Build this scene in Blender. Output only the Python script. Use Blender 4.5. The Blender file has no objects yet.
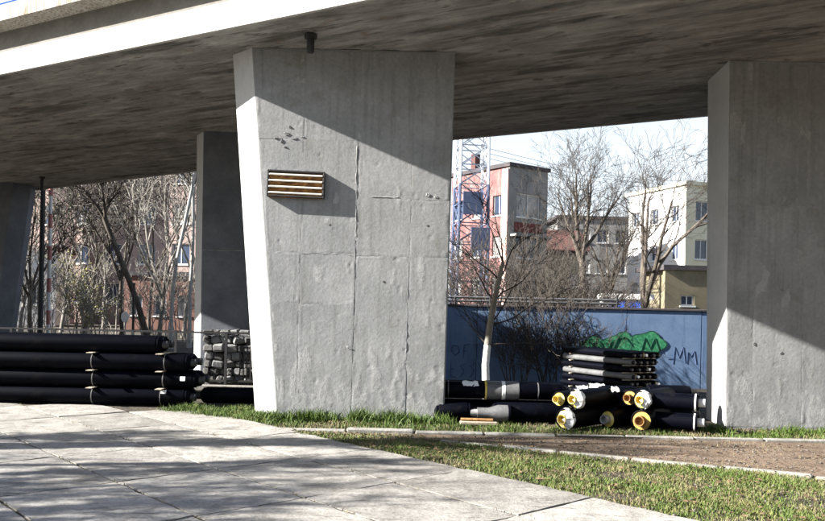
import bpy, math, random, mathutils
from mathutils import Vector, Matrix
rnd = random.Random(7)
R = math.radians
scene = bpy.context.scene
COL = scene.collection

# ------------------------------------------------------------------ camera, sky, sun, exposure
CAM_Z, FPX, ROLL, CX, HY = 1.6, 800.0, 0.022, 412.5, 310.0
cd = bpy.data.cameras.new('camera'); cam = bpy.data.objects.new('camera', cd); COL.objects.link(cam)
cd.sensor_fit = 'HORIZONTAL'; cd.sensor_width = 36; cd.lens = 36 * FPX / 825
cd.shift_y = (HY - 260.5) / 825
cd.clip_start = 0.1; cd.clip_end = 3000
cam.location = (0, 0, CAM_Z); cam.rotation_euler = (R(90), -ROLL, 0)
scene.camera = cam
SUN = Vector((5.2, 1.0, -2.88))                       # direction the light travels
w = bpy.data.worlds.new('World'); scene.world = w; w.use_nodes = True
nt = w.node_tree; bg = nt.nodes['Background']
sky = nt.nodes.new('ShaderNodeTexSky'); sky.sky_type = 'NISHITA'; sky.sun_disc = False
sky.sun_elevation = math.atan2(-SUN.z, math.hypot(SUN.x, SUN.y)); sky.sun_rotation = math.atan2(-SUN.x, -SUN.y)
sky.air_density = 1.0; sky.dust_density = 1.2; sky.ozone_density = 1.0
# thin bright winter haze all round the horizon, clearing to blue overhead
def wn(t): return nt.nodes.new(t)
tcw = wn('ShaderNodeTexCoord'); sx = wn('ShaderNodeSeparateXYZ'); nt.links.new(tcw.outputs['Generated'], sx.inputs[0])
mrw = wn('ShaderNodeMapRange'); mrw.interpolation_type = 'SMOOTHSTEP'; nt.links.new(sx.outputs['Z'], mrw.inputs['Value'])
for k_, v_ in (('From Min', .10), ('From Max', .50), ('To Min', .92), ('To Max', 0.0)): mrw.inputs[k_].default_value = v_
nzw = wn('ShaderNodeTexNoise'); nzw.inputs['Scale'].default_value = 3.5; nzw.inputs['Detail'].default_value = 5; nt.links.new(tcw.outputs['Generated'], nzw.inputs['Vector'])
mrn = wn('ShaderNodeMapRange'); nt.links.new(nzw.outputs['Fac'], mrn.inputs['Value'])
for k_, v_ in (('From Min', .35), ('From Max', .65), ('To Min', .88), ('To Max', 1.0)): mrn.inputs[k_].default_value = v_
mlw = wn('ShaderNodeMath'); mlw.operation = 'MULTIPLY'; nt.links.new(mrw.outputs[0], mlw.inputs[0]); nt.links.new(mrn.outputs[0], mlw.inputs[1])
mxw = wn('ShaderNodeMix'); mxw.data_type = 'RGBA'; nt.links.new(mlw.outputs[0], mxw.inputs[0]); nt.links.new(sky.outputs[0], mxw.inputs[6]); mxw.inputs[7].default_value = (5.3, 5.75, 6.1, 1)
nt.links.new(mxw.outputs[2], bg.inputs[0]); bg.inputs[1].default_value = 0.05
sl = bpy.data.lights.new('sun', 'SUN'); sl.energy = 5.0; sl.angle = R(0.5); sl.color = (1.0, 0.965, 0.92)
so = bpy.data.objects.new('sun', sl); COL.objects.link(so); so.rotation_euler = SUN.to_track_quat('-Z', 'Y').to_euler()
so.location = (-30, -8, 25)
scene.view_settings.view_transform = 'Standard'; scene.view_settings.look = 'None'
scene.view_settings.exposure = 2.15; scene.view_settings.gamma = 1.0

CR, SR = math.cos(ROLL), math.sin(ROLL)
def P(px, py, Y):                                      # where a sight line meets the depth Y
    u, v = px - CX, HY - py
    return Vector(((u * CR - v * SR) / FPX * Y, Y, CAM_Z + (u * SR + v * CR) / FPX * Y))
def G(px, py, z=0.0):                                  # where it meets the ground
    u, v = px - CX, HY - py
    Y = (CAM_Z - z) * FPX / -(u * SR + v * CR)
    return P(px, py, Y)

# ------------------------------------------------------------------ materials
MATS = {}
def mat(name, cols, scale=3.0, rough=0.85, bump=0.0, bscale=40.0, stretch=(1, 1, 1), rotz=0.0, spec=0.3, metal=0.0,
        layers=(), detail=6.0, bstretch=None, bdist=0.02, fine=0.25, objvar=0.0):
    m = bpy.data.materials.new(name); m.use_nodes = True; MATS[name] = m
    t = m.node_tree; N = t.nodes; L = t.links; b = N['Principled BSDF']
    tc = N.new('ShaderNodeTexCoord'); oi = N.new('ShaderNodeObjectInfo') if objvar else None
    def mapped(s, rz=0.0):
        mp = N.new('ShaderNodeMapping'); mp.inputs['Scale'].default_value = s; mp.inputs['Rotation'].default_value = (0, 0, rz)
        L.new(tc.outputs['Object'], mp.inputs[0])
        if oi:
            cm_ = N.new('ShaderNodeCombineXYZ')
            for k_, f_ in zip('XYZ', (37.0, 91.0, 53.0)):
                q_ = N.new('ShaderNodeMath'); q_.operation = 'MULTIPLY'; q_.inputs[1].default_value = f_; L.new(oi.outputs['Random'], q_.inputs[0]); L.new(q_.outputs[0], cm_.inputs[k_])
            L.new(cm_.outputs[0], mp.inputs['Location'])
        return mp.outputs[0]
    def noise(vec, sc, det=6.0, ro=0.6):
        n = N.new('ShaderNodeTexNoise'); n.inputs['Scale'].default_value = sc; n.inputs['Detail'].default_value = det
        n.inputs['Roughness'].default_value = ro; L.new(vec, n.inputs['Vector']); return n.outputs['Fac']
    n1 = noise(mapped(stretch, rotz), scale, detail)
    rp = N.new('ShaderNodeValToRGB'); e = rp.color_ramp.elements
    k = len(cols)
    while len(e) < k: e.new(0.5)
    for i, c in enumerate(cols):
        e[i].position = 0.3 + 0.4 * i / max(1, k - 1); e[i].color = (*c, 1)
    L.new(n1, rp.inputs[0]); col = rp.outputs[0]
    for (st, sc, lo, hi, c, amt) in layers:
        nl = noise(mapped(st, rotz), sc, 5.0)
        mr = N.new('ShaderNodeMapRange'); mr.inputs['From Min'].default_value = lo; mr.inputs['From Max'].default_value = hi
        mr.inputs['To Max'].default_value = amt; L.new(nl, mr.inputs['Value'])
        mx = N.new('ShaderNodeMix'); mx.data_type = 'RGBA'; L.new(mr.outputs[0], mx.inputs[0]); L.new(col, mx.inputs[6])
        mx.inputs[7].default_value = (*c, 1); col = mx.outputs[2]
    nf = noise(mapped(bstretch or (1, 1, 1), rotz), bscale, 8.0, 0.65)
    if fine:
        mr = N.new('ShaderNodeMapRange'); mr.inputs['From Min'].default_value = 0.3; mr.inputs['From Max'].default_value = 0.7
        mr.inputs['To Min'].default_value = 1 - fine; mr.inputs['To Max'].default_value = 1 + fine; L.new(nf, mr.inputs['Value'])
        mx = N.new('ShaderNodeVectorMath'); mx.operation = 'SCALE'; L.new(col, mx.inputs[0]); L.new(mr.outputs[0], mx.inputs['Scale']); col = mx.outputs[0]
    if oi:
        mr = N.new('ShaderNodeMapRange'); mr.inputs['To Min'].default_value = 1 - objvar; mr.inputs['To Max'].default_value = 1 + objvar; L.new(oi.outputs['Random'], mr.inputs['Value'])
        mx = N.new('ShaderNodeVectorMath'); mx.operation = 'SCALE'; L.new(col, mx.inputs[0]); L.new(mr.outputs[0], mx.inputs['Scale']); col = mx.outputs[0]
    L.new(col, b.inputs['Base Color'])
    b.inputs['Roughness'].default_value = rough; b.inputs['Metallic'].default_value = metal; b.inputs['Specular IOR Level'].default_value = spec
    if bump:
        bp = N.new('ShaderNodeBump'); bp.inputs['Strength'].default_value = bump; bp.inputs['Distance'].default_value = bdist
        L.new(nf, bp.inputs['Height']); L.new(bp.outputs[0], b.inputs['Normal'])
    return m

mat('pillar_concrete', [(.20, .202, .196), (.24, .242, .236), (.28, .281, .275)], 1.3, .9, .22, 16, fine=.10, bdist=.02,
    layers=[((5, 5, .25), 2.2, .52, .75, (.16, .16, .15), .55), ((1, 1, 1), 5, .6, .72, (.31, .31, .295), .5), ((1, 1, 1), 30, .62, .75, (.13, .13, .12), .5)])
mat('mortar_skim', [(.27, .27, .26), (.345, .342, .33)], 3, .92, .3, 30, fine=.16, layers=[((1, 1, 1), 4, .52, .7, (.18, .175, .165), .6)])
mat('panel_concrete', [(.215, .218, .214), (.258, .26, .255), (.30, .301, .295)], 1.7, .9, .25, 22, fine=.13, bdist=.015, objvar=.035,
    layers=[((5, 5, .25), 2.2, .50, .72, (.14, .14, .13), .55), ((7, 7, .5), 3, .62, .72, (.30, .295, .28), .5), ((1, 1, 1), 34, .62, .74, (.12, .12, .11), .55), ((1, 1, 1), 2.4, .58, .68, (.19, .175, .15), .45)])
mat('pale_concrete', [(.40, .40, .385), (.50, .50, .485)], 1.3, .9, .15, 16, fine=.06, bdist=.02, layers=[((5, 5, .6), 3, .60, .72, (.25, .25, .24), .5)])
mat('dark_concrete', [(.088, .095, .108), (.12, .128, .143), (.155, .163, .178)], 1.3, .9, .22, 16, fine=.10, bdist=.02)  # darker, bluer concrete tone for the two rear pillars
mat('cement_patch', [(.22, .22, .21), (.30, .298, .285)], 6, .9, .5, 25, fine=.15)
mat('dark_patch', [(.15, .15, .145), (.20, .20, .195)], 6, .9, .6, 25, fine=.15)
mat('fascia_concrete', [(0.35, 0.343, 0.315), (0.434, 0.42, 0.392)], 2, .85, .2, 20, fine=.08, layers=[((4, 4, 1), 5, .6, .8, (0.21, 0.196, 0.168), .5)])
mat('parapet_concrete', [(0.294, 0.28, 0.245), (0.42, 0.406, 0.364)], 2, .9, .3, 20, fine=.1,
    layers=[((9, 9, .8), 3, .50, .60, (0.14, 0.105, 0.063), .85), ((14, 14, 1), 4, .55, .65, (0.056, 0.049, 0.035), .7)])
mat('upstand_concrete', [(0.1275, 0.12, 0.105), (0.1875, 0.1762, 0.1537)], 3, .9, .3, 18, fine=.12)
for nm_, f_ in (('soffit_concrete', 1.0), ('soffit_pale', 1.13), ('soffit_stained', .86)):
    mat(nm_, [tuple(x * f_ for x in c_) for c_ in ((.195, .19, .178), (.275, .267, .25), (.355, .345, .325))], 1.6, .92, .8, 3.5, stretch=(.6, 1.6, 1), bstretch=(.6, 1.8, 1), bdist=.10, fine=.28,
        layers=[((.42, 2.9, 1), 1.25, .54, .63, (.075, .07, .064), .75), ((.2, .8, 1), .7, .5, .75, (.15, .14, .13), .5), ((1.2, 4, 1), 1.8, .60, .66, (.06, .055, .05), .7), ((2, 2, 1), .9, .60, .68, (.36, .35, .33), .45), ((1.5, 1.5, 1), 2.2, .64, .70, (.22, .14, .09), .5)])
mat('slab_concrete', [(.185, .173, .153), (.25, .235, .21), (.31, .294, .265)], 3.2, .92, .5, 26, fine=.26, bdist=.02, objvar=.16,
    layers=[((1, 1, 1), 6.0, .54, .70, (.11, .10, .085), .7), ((1, 1, 1), 1.1, .52, .68, (.15, .138, .118), .5), ((1.2, 7, 1), 2.4, .60, .66, (.075, .068, .058), .7), ((1, 1, 1), 45, .60, .70, (.06, .054, .046), .75), ((1, 4, 1), 9, .62, .68, (.36, .345, .315), .5)])
mat('kerb_concrete', [(0.195, 0.1875, 0.165), (0.2775, 0.2662, 0.24)], 5, .9, .3, 30, layers=[((1, 1, 1), 9, .55, .65, (0.15, 0.135, 0.0975), .7)])
mat('soil', [(0.033, 0.027, 0.021), (0.057, 0.0468, 0.0348), (0.084, 0.069, 0.051)], 1.4, .97, .9, 16, fine=.35, bdist=.04,
    layers=[((1, 2.5, 1), 1.6, .55, .7, (0.042, 0.033, 0.0252), .7), ((1, 1, 1), 3, .6, .7, (0.054, 0.066, 0.021), .5)])
mat('track_soil', [(0.087, 0.0609, 0.04176), (0.145, 0.1044, 0.0725), (0.1914, 0.145, 0.1073)], 1.8, .97, .9, 18, fine=.3, bdist=.04, stretch=(.6, 2, 1),
    layers=[((.35, 2.2, 1), 2.0, .55, .66, (0.058, 0.0406, 0.029), .75)])
mat('grass', [(.045, .078, .012), (.085, .125, .024), (.17, .165, .055)], 4, .7, fine=.3)
mat('tuft_grass', [(0.042, 0.077, 0.0098), (0.077, 0.119, 0.0175)], 7, .6, fine=.3)
mat('dry_grass', [(0.156, 0.132, 0.066), (0.216, 0.186, 0.102)], 5, .8, fine=.3)
mat('black_plastic', [(.0008, .0011, .003), (.002, .0025, .0055)], 3, .55, .05, 30, spec=.05, fine=.2, layers=[((1, 1, 1), 5, .58, .75, (.012, .0115, .011), .5), ((1, 1, 1), 24, .66, .72, (.03, .028, .025), .4)])
mat('grey_plastic', [(.08, .08, .082), (.14, .14, .138)], 6, .4, spec=.45)
mat('steel', [(.30, .30, .30), (.42, .41, .40)], 8, .45, metal=.3, fine=.2)
mat('rusty_steel', [(.16, .075, .03), (.30, .16, .06), (.42, .26, .10)], 14, .8, .4, 40)
mat('foam', [(.62, .45, .06), (.70, .56, .16)], 8, .9, .5, 60, fine=.25, layers=[((1, 1, 1), 9, .55, .65, (.70, .66, .5), .7), ((1, 1, 1), 14, .62, .7, (.2, .12, .03), .7)])
mat('tan_foam', [(.40, .24, .06), (.55, .36, .10)], 8, .9, .5, 60, fine=.2)
mat('white_plastic', [(.72, .72, .68), (.82, .82, .8)], 8, .5, .2, 20, fine=.1)
mat('blue_print', [(.05, .12, .5), (.06, .16, .6)], 8, .6)
mat('red_plastic', [(.45, .05, .035), (.55, .08, .05)], 8, .6)
mat('faded_red', [(.42, .17, .15), (.50, .24, .21)], 8, .7)
mat('timber', [(.30, .25, .18), (.45, .39, .30)], 9, .9, .3, 30, stretch=(.5, 4, 4))
mat('wall_paint', [(.09, .145, .245), (.12, .185, .295), (.15, .215, .325)], 1.5, .85, .2, 25, fine=.1,
    layers=[((4, 1, .4), 1.6, .55, .8, (0.036, 0.064, 0.128), .6), ((1, 1, 1), 3, .66, .75, (0.16, 0.192, 0.24), .5)])
mat('green_paint', [(.012, .085, .045), (.03, .20, .085), (.08, .30, .15)], 14, .7)
mat('dark_paint', [(.01, .05, .03), (.015, .07, .05)], 5, .7)
mat('scrawl_paint', [(.05, .08, .16), (.07, .105, .20)], 5, .7)
mat('dark_metal', [(.018, .018, .02), (.035, .032, .03)], 12, .55, spec=.4)
mat('brown_metal', [(.035, .018, .010), (.07, .035, .015)], 9, .35, spec=.6, metal=.4)
mat('bronze', [(.05, .02, .007), (.16, .07, .018), (.36, .17, .05)], 5, .35, metal=.6, stretch=(2, 1, 4))
mat('ivory_slat', [(.78, .74, .64), (.85, .82, .74)], 9, .3, spec=.6, fine=.05)
mat('bark', [(.045, .037, .03), (.085, .07, .055), (.13, .11, .085)], 6, .95, .6, 30, stretch=(1, 1, .4))
mat('pale_bark', [(0.154, 0.14, 0.119), (0.252, 0.231, 0.196)], 6, .95, .5, 30, stretch=(1, 1, .4))
mat('birch_bark', [(.36, .34, .30), (.50, .48, .44)], 5, .9, .3, 30, layers=[((1, 1, 5), 5, .6, .66, (.06, .05, .045), .9)])
mat('limewash', [(.78, .77, .73), (.84, .83, .8)], 9, .9, .3, 30, layers=[((1, 1, 2), 9, .63, .68, (.25, .22, .19), .7)])
mat('twig', [(.030, .025, .021), (.058, .048, .039)], 3, .95)
mat('pale_twig', [(.17, .153, .13), (.29, .27, .235)], 3, .95)
mat('dead_leaf', [(.07, .045, .025), (.16, .11, .06)], 9, .9)
mat('ivy_leaf', [(.06, .065, .025), (.13, .12, .06)], 3, .7)
mat('yellow_leaf', [(.30, .30, .04), (.42, .38, .06)], 3, .7)
mat('gravel_stone', [(.08, .07, .058), (.15, .135, .115)], 9, .95)
mat('stone', [(.05, .048, .046), (.085, .082, .078), (.12, .116, .108)], 4, .95, .6, 30, objvar=.3)
mat('red_render', [(.135, .062, .06), (.185, .088, .082), (.24, .135, .125)], 1.2, .9, .2, 10, layers=[((3, 3, .5), 1, .50, .7, (.28, .19, .17), .6)])
mat('brick_render', [(.26, .19, .17), (.36, .28, .25)], 1.2, .9, .2, 10, fine=.2)
mat('brick_house_render', [(.14, .075, .06), (.20, .11, .085)], 1.2, .9, .2, 10, fine=.2)
mat('pink_render', [(.62, .38, .33), (.72, .50, .44)], .8, .9)
mat('grey_render', [(.19, .185, .175), (.26, .255, .245)], .8, .9, layers=[((3, 3, .5), 1, .55, .7, (.2, .19, .18), .6)])
mat('olive_render', [(.27, .25, .19), (.36, .33, .26)], .8, .9)
mat('white_render', [(0.592, 0.584, 0.56), (0.656, 0.648, 0.624)], .8, .9)
mat('yellow_render', [(.66, .60, .42), (.72, .68, .54)], .8, .9)
mat('brown_render', [(.15, .125, .08), (.21, .18, .12)], .8, .9, layers=[((1, 1, 1), 1.4, .52, .65, (.10, .11, .06), .6)])
mat('roof_tile', [(.085, .04, .034), (.12, .058, .048)], 3, .9)
mat('dark_roof', [(.045, .04, .045), (.08, .07, .07)], 3, .9)
mat('glass', [(.02, .03, .055), (.05, .07, .11)], .7, .12, spec=.6, fine=0)
mat('curtain', [(.22, .22, .22), (.36, .35, .33)], 2, .4, spec=.5, fine=0)
mat('window_frame', [(.6, .6, .58), (.7, .7, .68)], 5, .7)
mat('maroon_panel', [(.10, .02, .02), (.15, .035, .03)], 5, .7)
mat('mast_grey', [(.42, .45, .50), (.54, .57, .62)], 3, .6, metal=.1)
mat('mast_blue', [(.09, .115, .19), (.13, .16, .25)], 3, .6, metal=.2)
mat('rail_blue', [(.02, .09, .50), (.03, .12, .60)], 3, .5)
mat('rail_light', [(.25, .45, .75), (.32, .52, .8)], 3, .5)
mat('road_asphalt', [(.04, .04, .042), (.06, .06, .06)], 4, .9)

# ------------------------------------------------------------------ mesh helpers
WORLD = {}
class MB:
    def __init__(s): s.v = []; s.f = []
    def add(s, vs, fs):
        o = len(s.v); s.v += [tuple(v) for v in vs]; s.f += [tuple(i + o for i in f) for f in fs]; return s
    def box(s, c, d, rot=None):
        c = Vector(c); vs = []
        for z in (-.5, .5):
            for (x, y) in ((-.5, -.5), (.5, -.5), (.5, .5), (-.5, .5)):
                q = Vector((x * d[0], y * d[1], z * d[2]))
                if rot: q = rot @ q
                vs.append(c + q)
        return s.add(vs, [(3, 2, 1, 0), (4, 5, 6, 7), (0, 1, 5, 4), (1, 2, 6, 5), (2, 3, 7, 6), (3, 0, 4, 7)])
    def bevbox(s, c, d, b=.01, rot=None):              # box with chamfered edges
        c = Vector(c); h = [x / 2 for x in d]; b = min(b, *[x * .9 for x in h]); vs = []; idx = {}
        for sx in (-1, 1):
            for sy in (-1, 1):
                for sz in (-1, 1):
                    for a in range(3):
                        q = [sx * (h[0] - b), sy * (h[1] - b), sz * (h[2] - b)]; q[a] = (sx, sy, sz)[a] * h[a]
                        q = Vector(q); q = rot @ q if rot else q
                        idx[(sx, sy, sz, a)] = len(vs); vs.append(c + q)
        fs = []
        for a in range(3):
            o1, o2 = (a + 1) % 3, (a + 2) % 3
            for sg in (-1, 1):
                ks = []
                for (p, q) in ((-1, -1), (1, -1), (1, 1), (-1, 1)):
                    k = [0, 0, 0]; k[a] = sg; k[o1] = p; k[o2] = q; ks.append(idx[(*k, a)])
                fs.append(ks if sg > 0 else ks[::-1])
            for p in (-1, 1):
                for q in (-1, 1):
                    k0 = [0, 0, 0]; k1 = [0, 0, 0]; k0[a] = -1; k1[a] = 1
                    for k in (k0, k1): k[o1] = p; k[o2] = q
                    f = [idx[(*k0, o1)], idx[(*k1, o1)], idx[(*k1, o2)], idx[(*k0, o2)]]
                    fs.append(f if p * q > 0 else f[::-1])
        for sx in (-1, 1):
            for sy in (-1, 1):
                for sz in (-1, 1):
                    f = [idx[(sx, sy, sz, a)] for a in range(3)]; fs.append(f if sx * sy * sz > 0 else f[::-1])
        return s.add(vs, fs)
    def tube(s, pts, rad, n=6, cap=True):
        pts = [Vector(p) for p in pts]; k = len(pts)
        if not hasattr(rad, '__len__'): rad = [rad] * k
        d = (pts[1] - pts[0]).normalized(); a = d.orthogonal().normalized(); vs = []
        for i, p in enumerate(pts):
            t = (pts[min(i + 1, k - 1)] - pts[max(i - 1, 0)])
            if t.length < 1e-9: t = d
            t.normalize(); a = (a - t * a.dot(t)).normalized(); b = t.cross(a)
            for j in range(n):
                an = 2 * math.pi * j / n; vs.append(p + (a * math.cos(an) + b * math.sin(an)) * rad[i])
        fs = [(i * n + j, i * n + (j + 1) % n, (i + 1) * n + (j + 1) % n, (i + 1) * n + j) for i in range(k - 1) for j in range(n)]
        if cap: fs += [tuple(range(n))[::-1], tuple(range((k - 1) * n, k * n))]
        return s.add(vs, fs)
    def lathe(s, prof, n=24, axis='x', off=(0, 0, 0)):  # (along, radius) pairs
        vs = []; k = len(prof)
        for (x, r) in prof:
            for j in range(n):
                an = 2 * math.pi * j / n; c, q = r * math.cos(an), r * math.sin(an)
                p = (x, c, q) if axis == 'x' else (c, q, x)
                vs.append((p[0] + off[0], p[1] + off[1], p[2] + off[2]))
        fs = [(i * n + j, (i + 1) * n + j, (i + 1) * n + (j + 1) % n, i * n + (j + 1) % n) for i in range(k - 1) for j in range(n)]
        fs += [tuple(range(n)), tuple(range((k - 1) * n, k * n))[::-1]]
        if axis != 'x': fs = [f[::-1] for f in fs]
        return s.add(vs, fs)
    def prism(s, poly, off):                            # polygon (3D points) pushed along off
        n = len(poly); off = Vector(off); vs = [Vector(p) for p in poly] + [Vector(p) + off for p in poly]
        return s.add(vs, [tuple(range(n))[::-1], tuple(range(n, 2 * n))] + [(i, (i + 1) % n, n + (i + 1) % n, n + i) for i in range(n)])
    def build(s, name, m, parent=None, smooth=False, world=True, fix=True):
        me = bpy.data.meshes.new(name)
        vs = s.v
        if parent is not None and world:
            inv = WORLD[parent.name].inverted(); vs = [inv @ Vector(v) for v in vs]
        me.from_pydata([tuple(v) for v in vs], [], s.f)
        if fix and len(s.f) < 60000:
            import bmesh
            bm = bmesh.new(); bm.from_mesh(me); bmesh.ops.recalc_face_normals(bm, faces=bm.faces); bm.to_mesh(me); bm.free()
        me.materials.append(MATS[m])
        if smooth:
            me.polygons.foreach_set('use_smooth', [True] * len(me.polygons))
            me.set_sharp_from_angle(angle=R(40))
        o = bpy.data.objects.new(name, me); COL.objects.link(o)
        if parent is not None: o.parent = parent; WORLD[o.name] = WORLD[parent.name]
        return o
def tag(o, label=None, cat=None, group=None, kind=None):
    for k, v in (('label', label), ('category', cat), ('group', group), ('kind', kind)):
        if v: o[k] = v
    return o
def empty(name, loc, label, cat, group=None, rz=0.0, ry=0.0):
    o = bpy.data.objects.new(name, None); COL.objects.link(o); o.location = loc; o.rotation_euler = (0, ry, rz)
    o.empty_display_size = .1
    WORLD[o.name] = Matrix.Translation(Vector(loc)) @ Matrix.Rotation(rz, 4, 'Z') @ Matrix.Rotation(ry, 4, 'Y')
    return tag(o, label, cat, group)
def copy_tree(o, parent=None):
    c = o.copy(); COL.objects.link(c)
    if parent is not None: c.parent = parent
    for ch in list(o.children): copy_tree(ch, c)
    return c

# ------------------------------------------------------------------ the ground
HX0, HX1, HY0, HY1 = -1.2, 16.0, 16.2, 24.72            # a shallow hollow in front of the blue wall
def ground_z(x, y):
    f = lambda a, b, t_: (lambda q: q * q * (3 - 2 * q))(min(1, max(0, (t_ - a) / (b - a))))
    if HX0 < x < HX1 and HY0 < y < HY1: return -.03 - .60 * f(HY0, 21.5, y) * f(HX0, .6, x) * f(HX1, 13.8, x)
    return -.03
g = MB(); nx, ny = 44, 24
xs_, ys_ = [-900] + [HX0 + (HX1 - HX0) * i / nx for i in range(nx + 1)] + [900], [-300] + [HY0 + (HY1 - HY0) * j / ny for j in range(ny + 1)] + [HY1 + .02, 1500]
g.add([(x, y, ground_z(x, y - (.001 if abs(y - HY1) < 1e-6 else 0)) if y <= HY1 else -.03) for y in ys_ for x in xs_], [(j * len(xs_) + i, j * len(xs_) + i + 1, (j + 1) * len(xs_) + i + 1, (j + 1) * len(xs_) + i) for j in range(len(ys_) - 1) for i in range(len(xs_) - 1)])
tag(g.build('ground', 'soil'), kind='structure')
# added bank behind the camera, out of view, blocking low sky light
b = MB(); k_ = 40
for j, (y, z) in enumerate(((-16, -.2), (-22, 4.5), (-28, 8.6), (-36, 9.2), (-46, -.2))):
    for i in range(k_ + 1): b.v.append((-45 + 110 * i / k_, y + 2.2 * math.sin(i * .9 + j), z + (1.1 * math.sin(i * 1.7 + j * 2) if 0 < j < 4 else 0)))
b.f = [(j * (k_ + 1) + i, j * (k_ + 1) + i + 1, (j + 1) * (k_ + 1) + i + 1, (j + 1) * (k_ + 1) + i) for j in range(4) for i in range(k_)]
tag(b.build('sky_block_bank', 'soil', smooth=True), kind='structure')
# dirt track on the right, worn into ruts
def sheet(name, x0, x1, y0f, y1f, nx, ny, zf, m):
    s = MB(); vs = []
    for j in range(ny + 1):
        for i in range(nx + 1):
            x = x0 + (x1 - x0) * i / nx; a, b = y0f(x), y1f(x); y = a + (b - a) * j / ny; vs.append((x, y, zf(x, y, j / ny)))
    s.add(vs, [(j * (nx + 1) + i, j * (nx + 1) + i + 1, (j + 1) * (nx + 1) + i + 1, (j + 1) * (nx + 1) + i) for j in range(ny) for i in range(nx)])
    return s.build(name, m, smooth=True, fix=False)
ea, eb = G(567, 452), G(782, 472.6)
def path_near(x): return max(ea.y + (eb.y - ea.y) / (eb.x - ea.x) * (x - ea.x), 5.0)
def rut(x, y, f):
    e = math.sin(f * math.pi)
    return -.014 + .018 * e * (math.sin(y * 9 + x * .5) * .5 + .3 * math.sin(x * 3.1 + y * 5) + .3 * math.sin(x * 7 - y * 11))
tag(sheet('dirt_track', -1.2, 12, lambda x: min(path_near(x), 10.30), lambda x: 10.42, 130, 24, rut, 'track_soil'), kind='structure')
# concrete slab pavement
pa, pb = G(270, 425), G(700, 521)
U = (pb - pa).normalized(); V = Vector((-abs(U.y), -abs(U.x), 0)); V = Vector((U.y, -U.x, 0)).normalized()
if V.x > 0: V = -V
pav = MB(); pav.add([pa + U * -8 + V * 0.02 + Vector((0, 0, -.013)), pa + U * 14 + V * 0.02 + Vector((0, 0, -.013)), pa + U * 14 + V * 16 + Vector((0, 0, -.013)), pa + U * -8 + V * 16 + Vector((0, 0, -.013))], [(0, 1, 2, 3)])
pavement = tag(pav.build('pavement', 'soil'), kind='structure'); WORLD['pavement'] = Matrix.Identity(4)
slab_rot = Matrix((tuple(U), tuple(V), (0, 0, 1))).transposed()
SL, SW = 1.5, 1.0
for j in range(15):
    for i in range(-8, 11):
        c = pa + U * (i * SL + SL / 2 + .7) + V * (j * SW + SW / 2)
        if c.y > 12.7 or c.y < 1.0 or c.x < -14: continue
        t = Matrix.Rotation(rnd.gauss(0, .0014), 3, 'X') @ Matrix.Rotation(rnd.gauss(0, .0025), 3, 'Y') @ Matrix.Rotation(rnd.gauss(0, .003), 3, 'Z')
        zs0 = rnd.gauss(0, .0016); sb = MB(); nx, ny = 12, 7; vs = []; hw, hl = SW / 2 - .012 - rnd.random() * .004, SL / 2 - .012 - rnd.random() * .004
        # slab with a chipped, slightly uneven outline
        top = []
        for a in range(nx + 1):
            for b in range(ny + 1):
                x = -hl + 2 * hl * a / nx; y = -hw + 2 * hw * b / ny
                edge = a in (0, nx) or b in (0, ny)
                if edge: x += rnd.gauss(0, .004) * (1 if a in (0, nx) else 0); y += rnd.gauss(0, .004) * (1 if b in (0, ny) else 0)
                z = zs0 + rnd.gauss(0, .0012) - (.001 + rnd.random() * .006 if edge else 0)
                q = c + slab_rot @ (t @ Vector((x, y, z))); top.append(q)
        n = len(top); k = lambda a, b: a * (ny + 1) + b
        fs = [(k(a, b), k(a + 1, b), k(a + 1, b + 1), k(a, b + 1)) for a in range(nx) for b in range(ny)]
        ring = [k(a, 0) for a in range(nx)] + [k(nx, b) for b in range(ny)] + [k(a, ny) for a in range(nx, 0, -1)] + [k(0, b) for b in range(ny, 0, -1)]
        low = [top[q] - Vector((0, 0, .1)) for q in ring]; m_ = len(ring)
        sb.add(top + low, fs + [(ring[q], n + q, n + (q + 1) % m_, ring[(q + 1) % m_]) for q in range(m_)])
        o = sb.build('concrete_slab', 'slab_concrete', pavement, smooth=False)
# kerb stones along the bridge strip and the pale broken edging of the track
kerb_y = 10.52
ks = tag(MB().box((4.6, kerb_y, -.03), (12.6, .10, .06)).build('kerb_bed', 'soil'), kind='structure'); WORLD['kerb_bed'] = Matrix.Identity(4)
x = -1.75
while x < 11:
    l = rnd.uniform(.85, 1.05)
    MB().bevbox((x + l / 2, kerb_y + rnd.gauss(0, .006), -.036 + rnd.gauss(0, .006)), (l - .012, .11, .10), .018, Matrix.Rotation(rnd.gauss(0, .012), 3, 'Z') @ Matrix.Rotation(rnd.gauss(0, .012), 3, 'X')).build('kerb_stone', 'kerb_concrete', ks); x += l
ed = tag(MB().box(((ea + eb) / 2 + Vector((0, .0, -.06))), (.3, .1, .05)).build('track_edging', 'soil'), kind='structure'); WORLD['track_edging'] = Matrix.Identity(4)
ev = (eb - ea).normalized(); q = -1.6; er = Matrix.Rotation(math.atan2(ev.y, ev.x), 3, 'Z')
while q < 6:
    l = rnd.uniform(.5, .95)
    if rnd.random() < .85:
        MB().bevbox(ea + ev * (q + l / 2) + Vector((0, rnd.gauss(0, .025), -.026 + rnd.gauss(0, .005))), (l - .015, .07 + rnd.random() * .05, .07), .02, er @ Matrix.Rotation(rnd.gauss(0, .02), 3, 'Z')).build('edging_stone', 'kerb_concrete', ed)
    q += l

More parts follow.
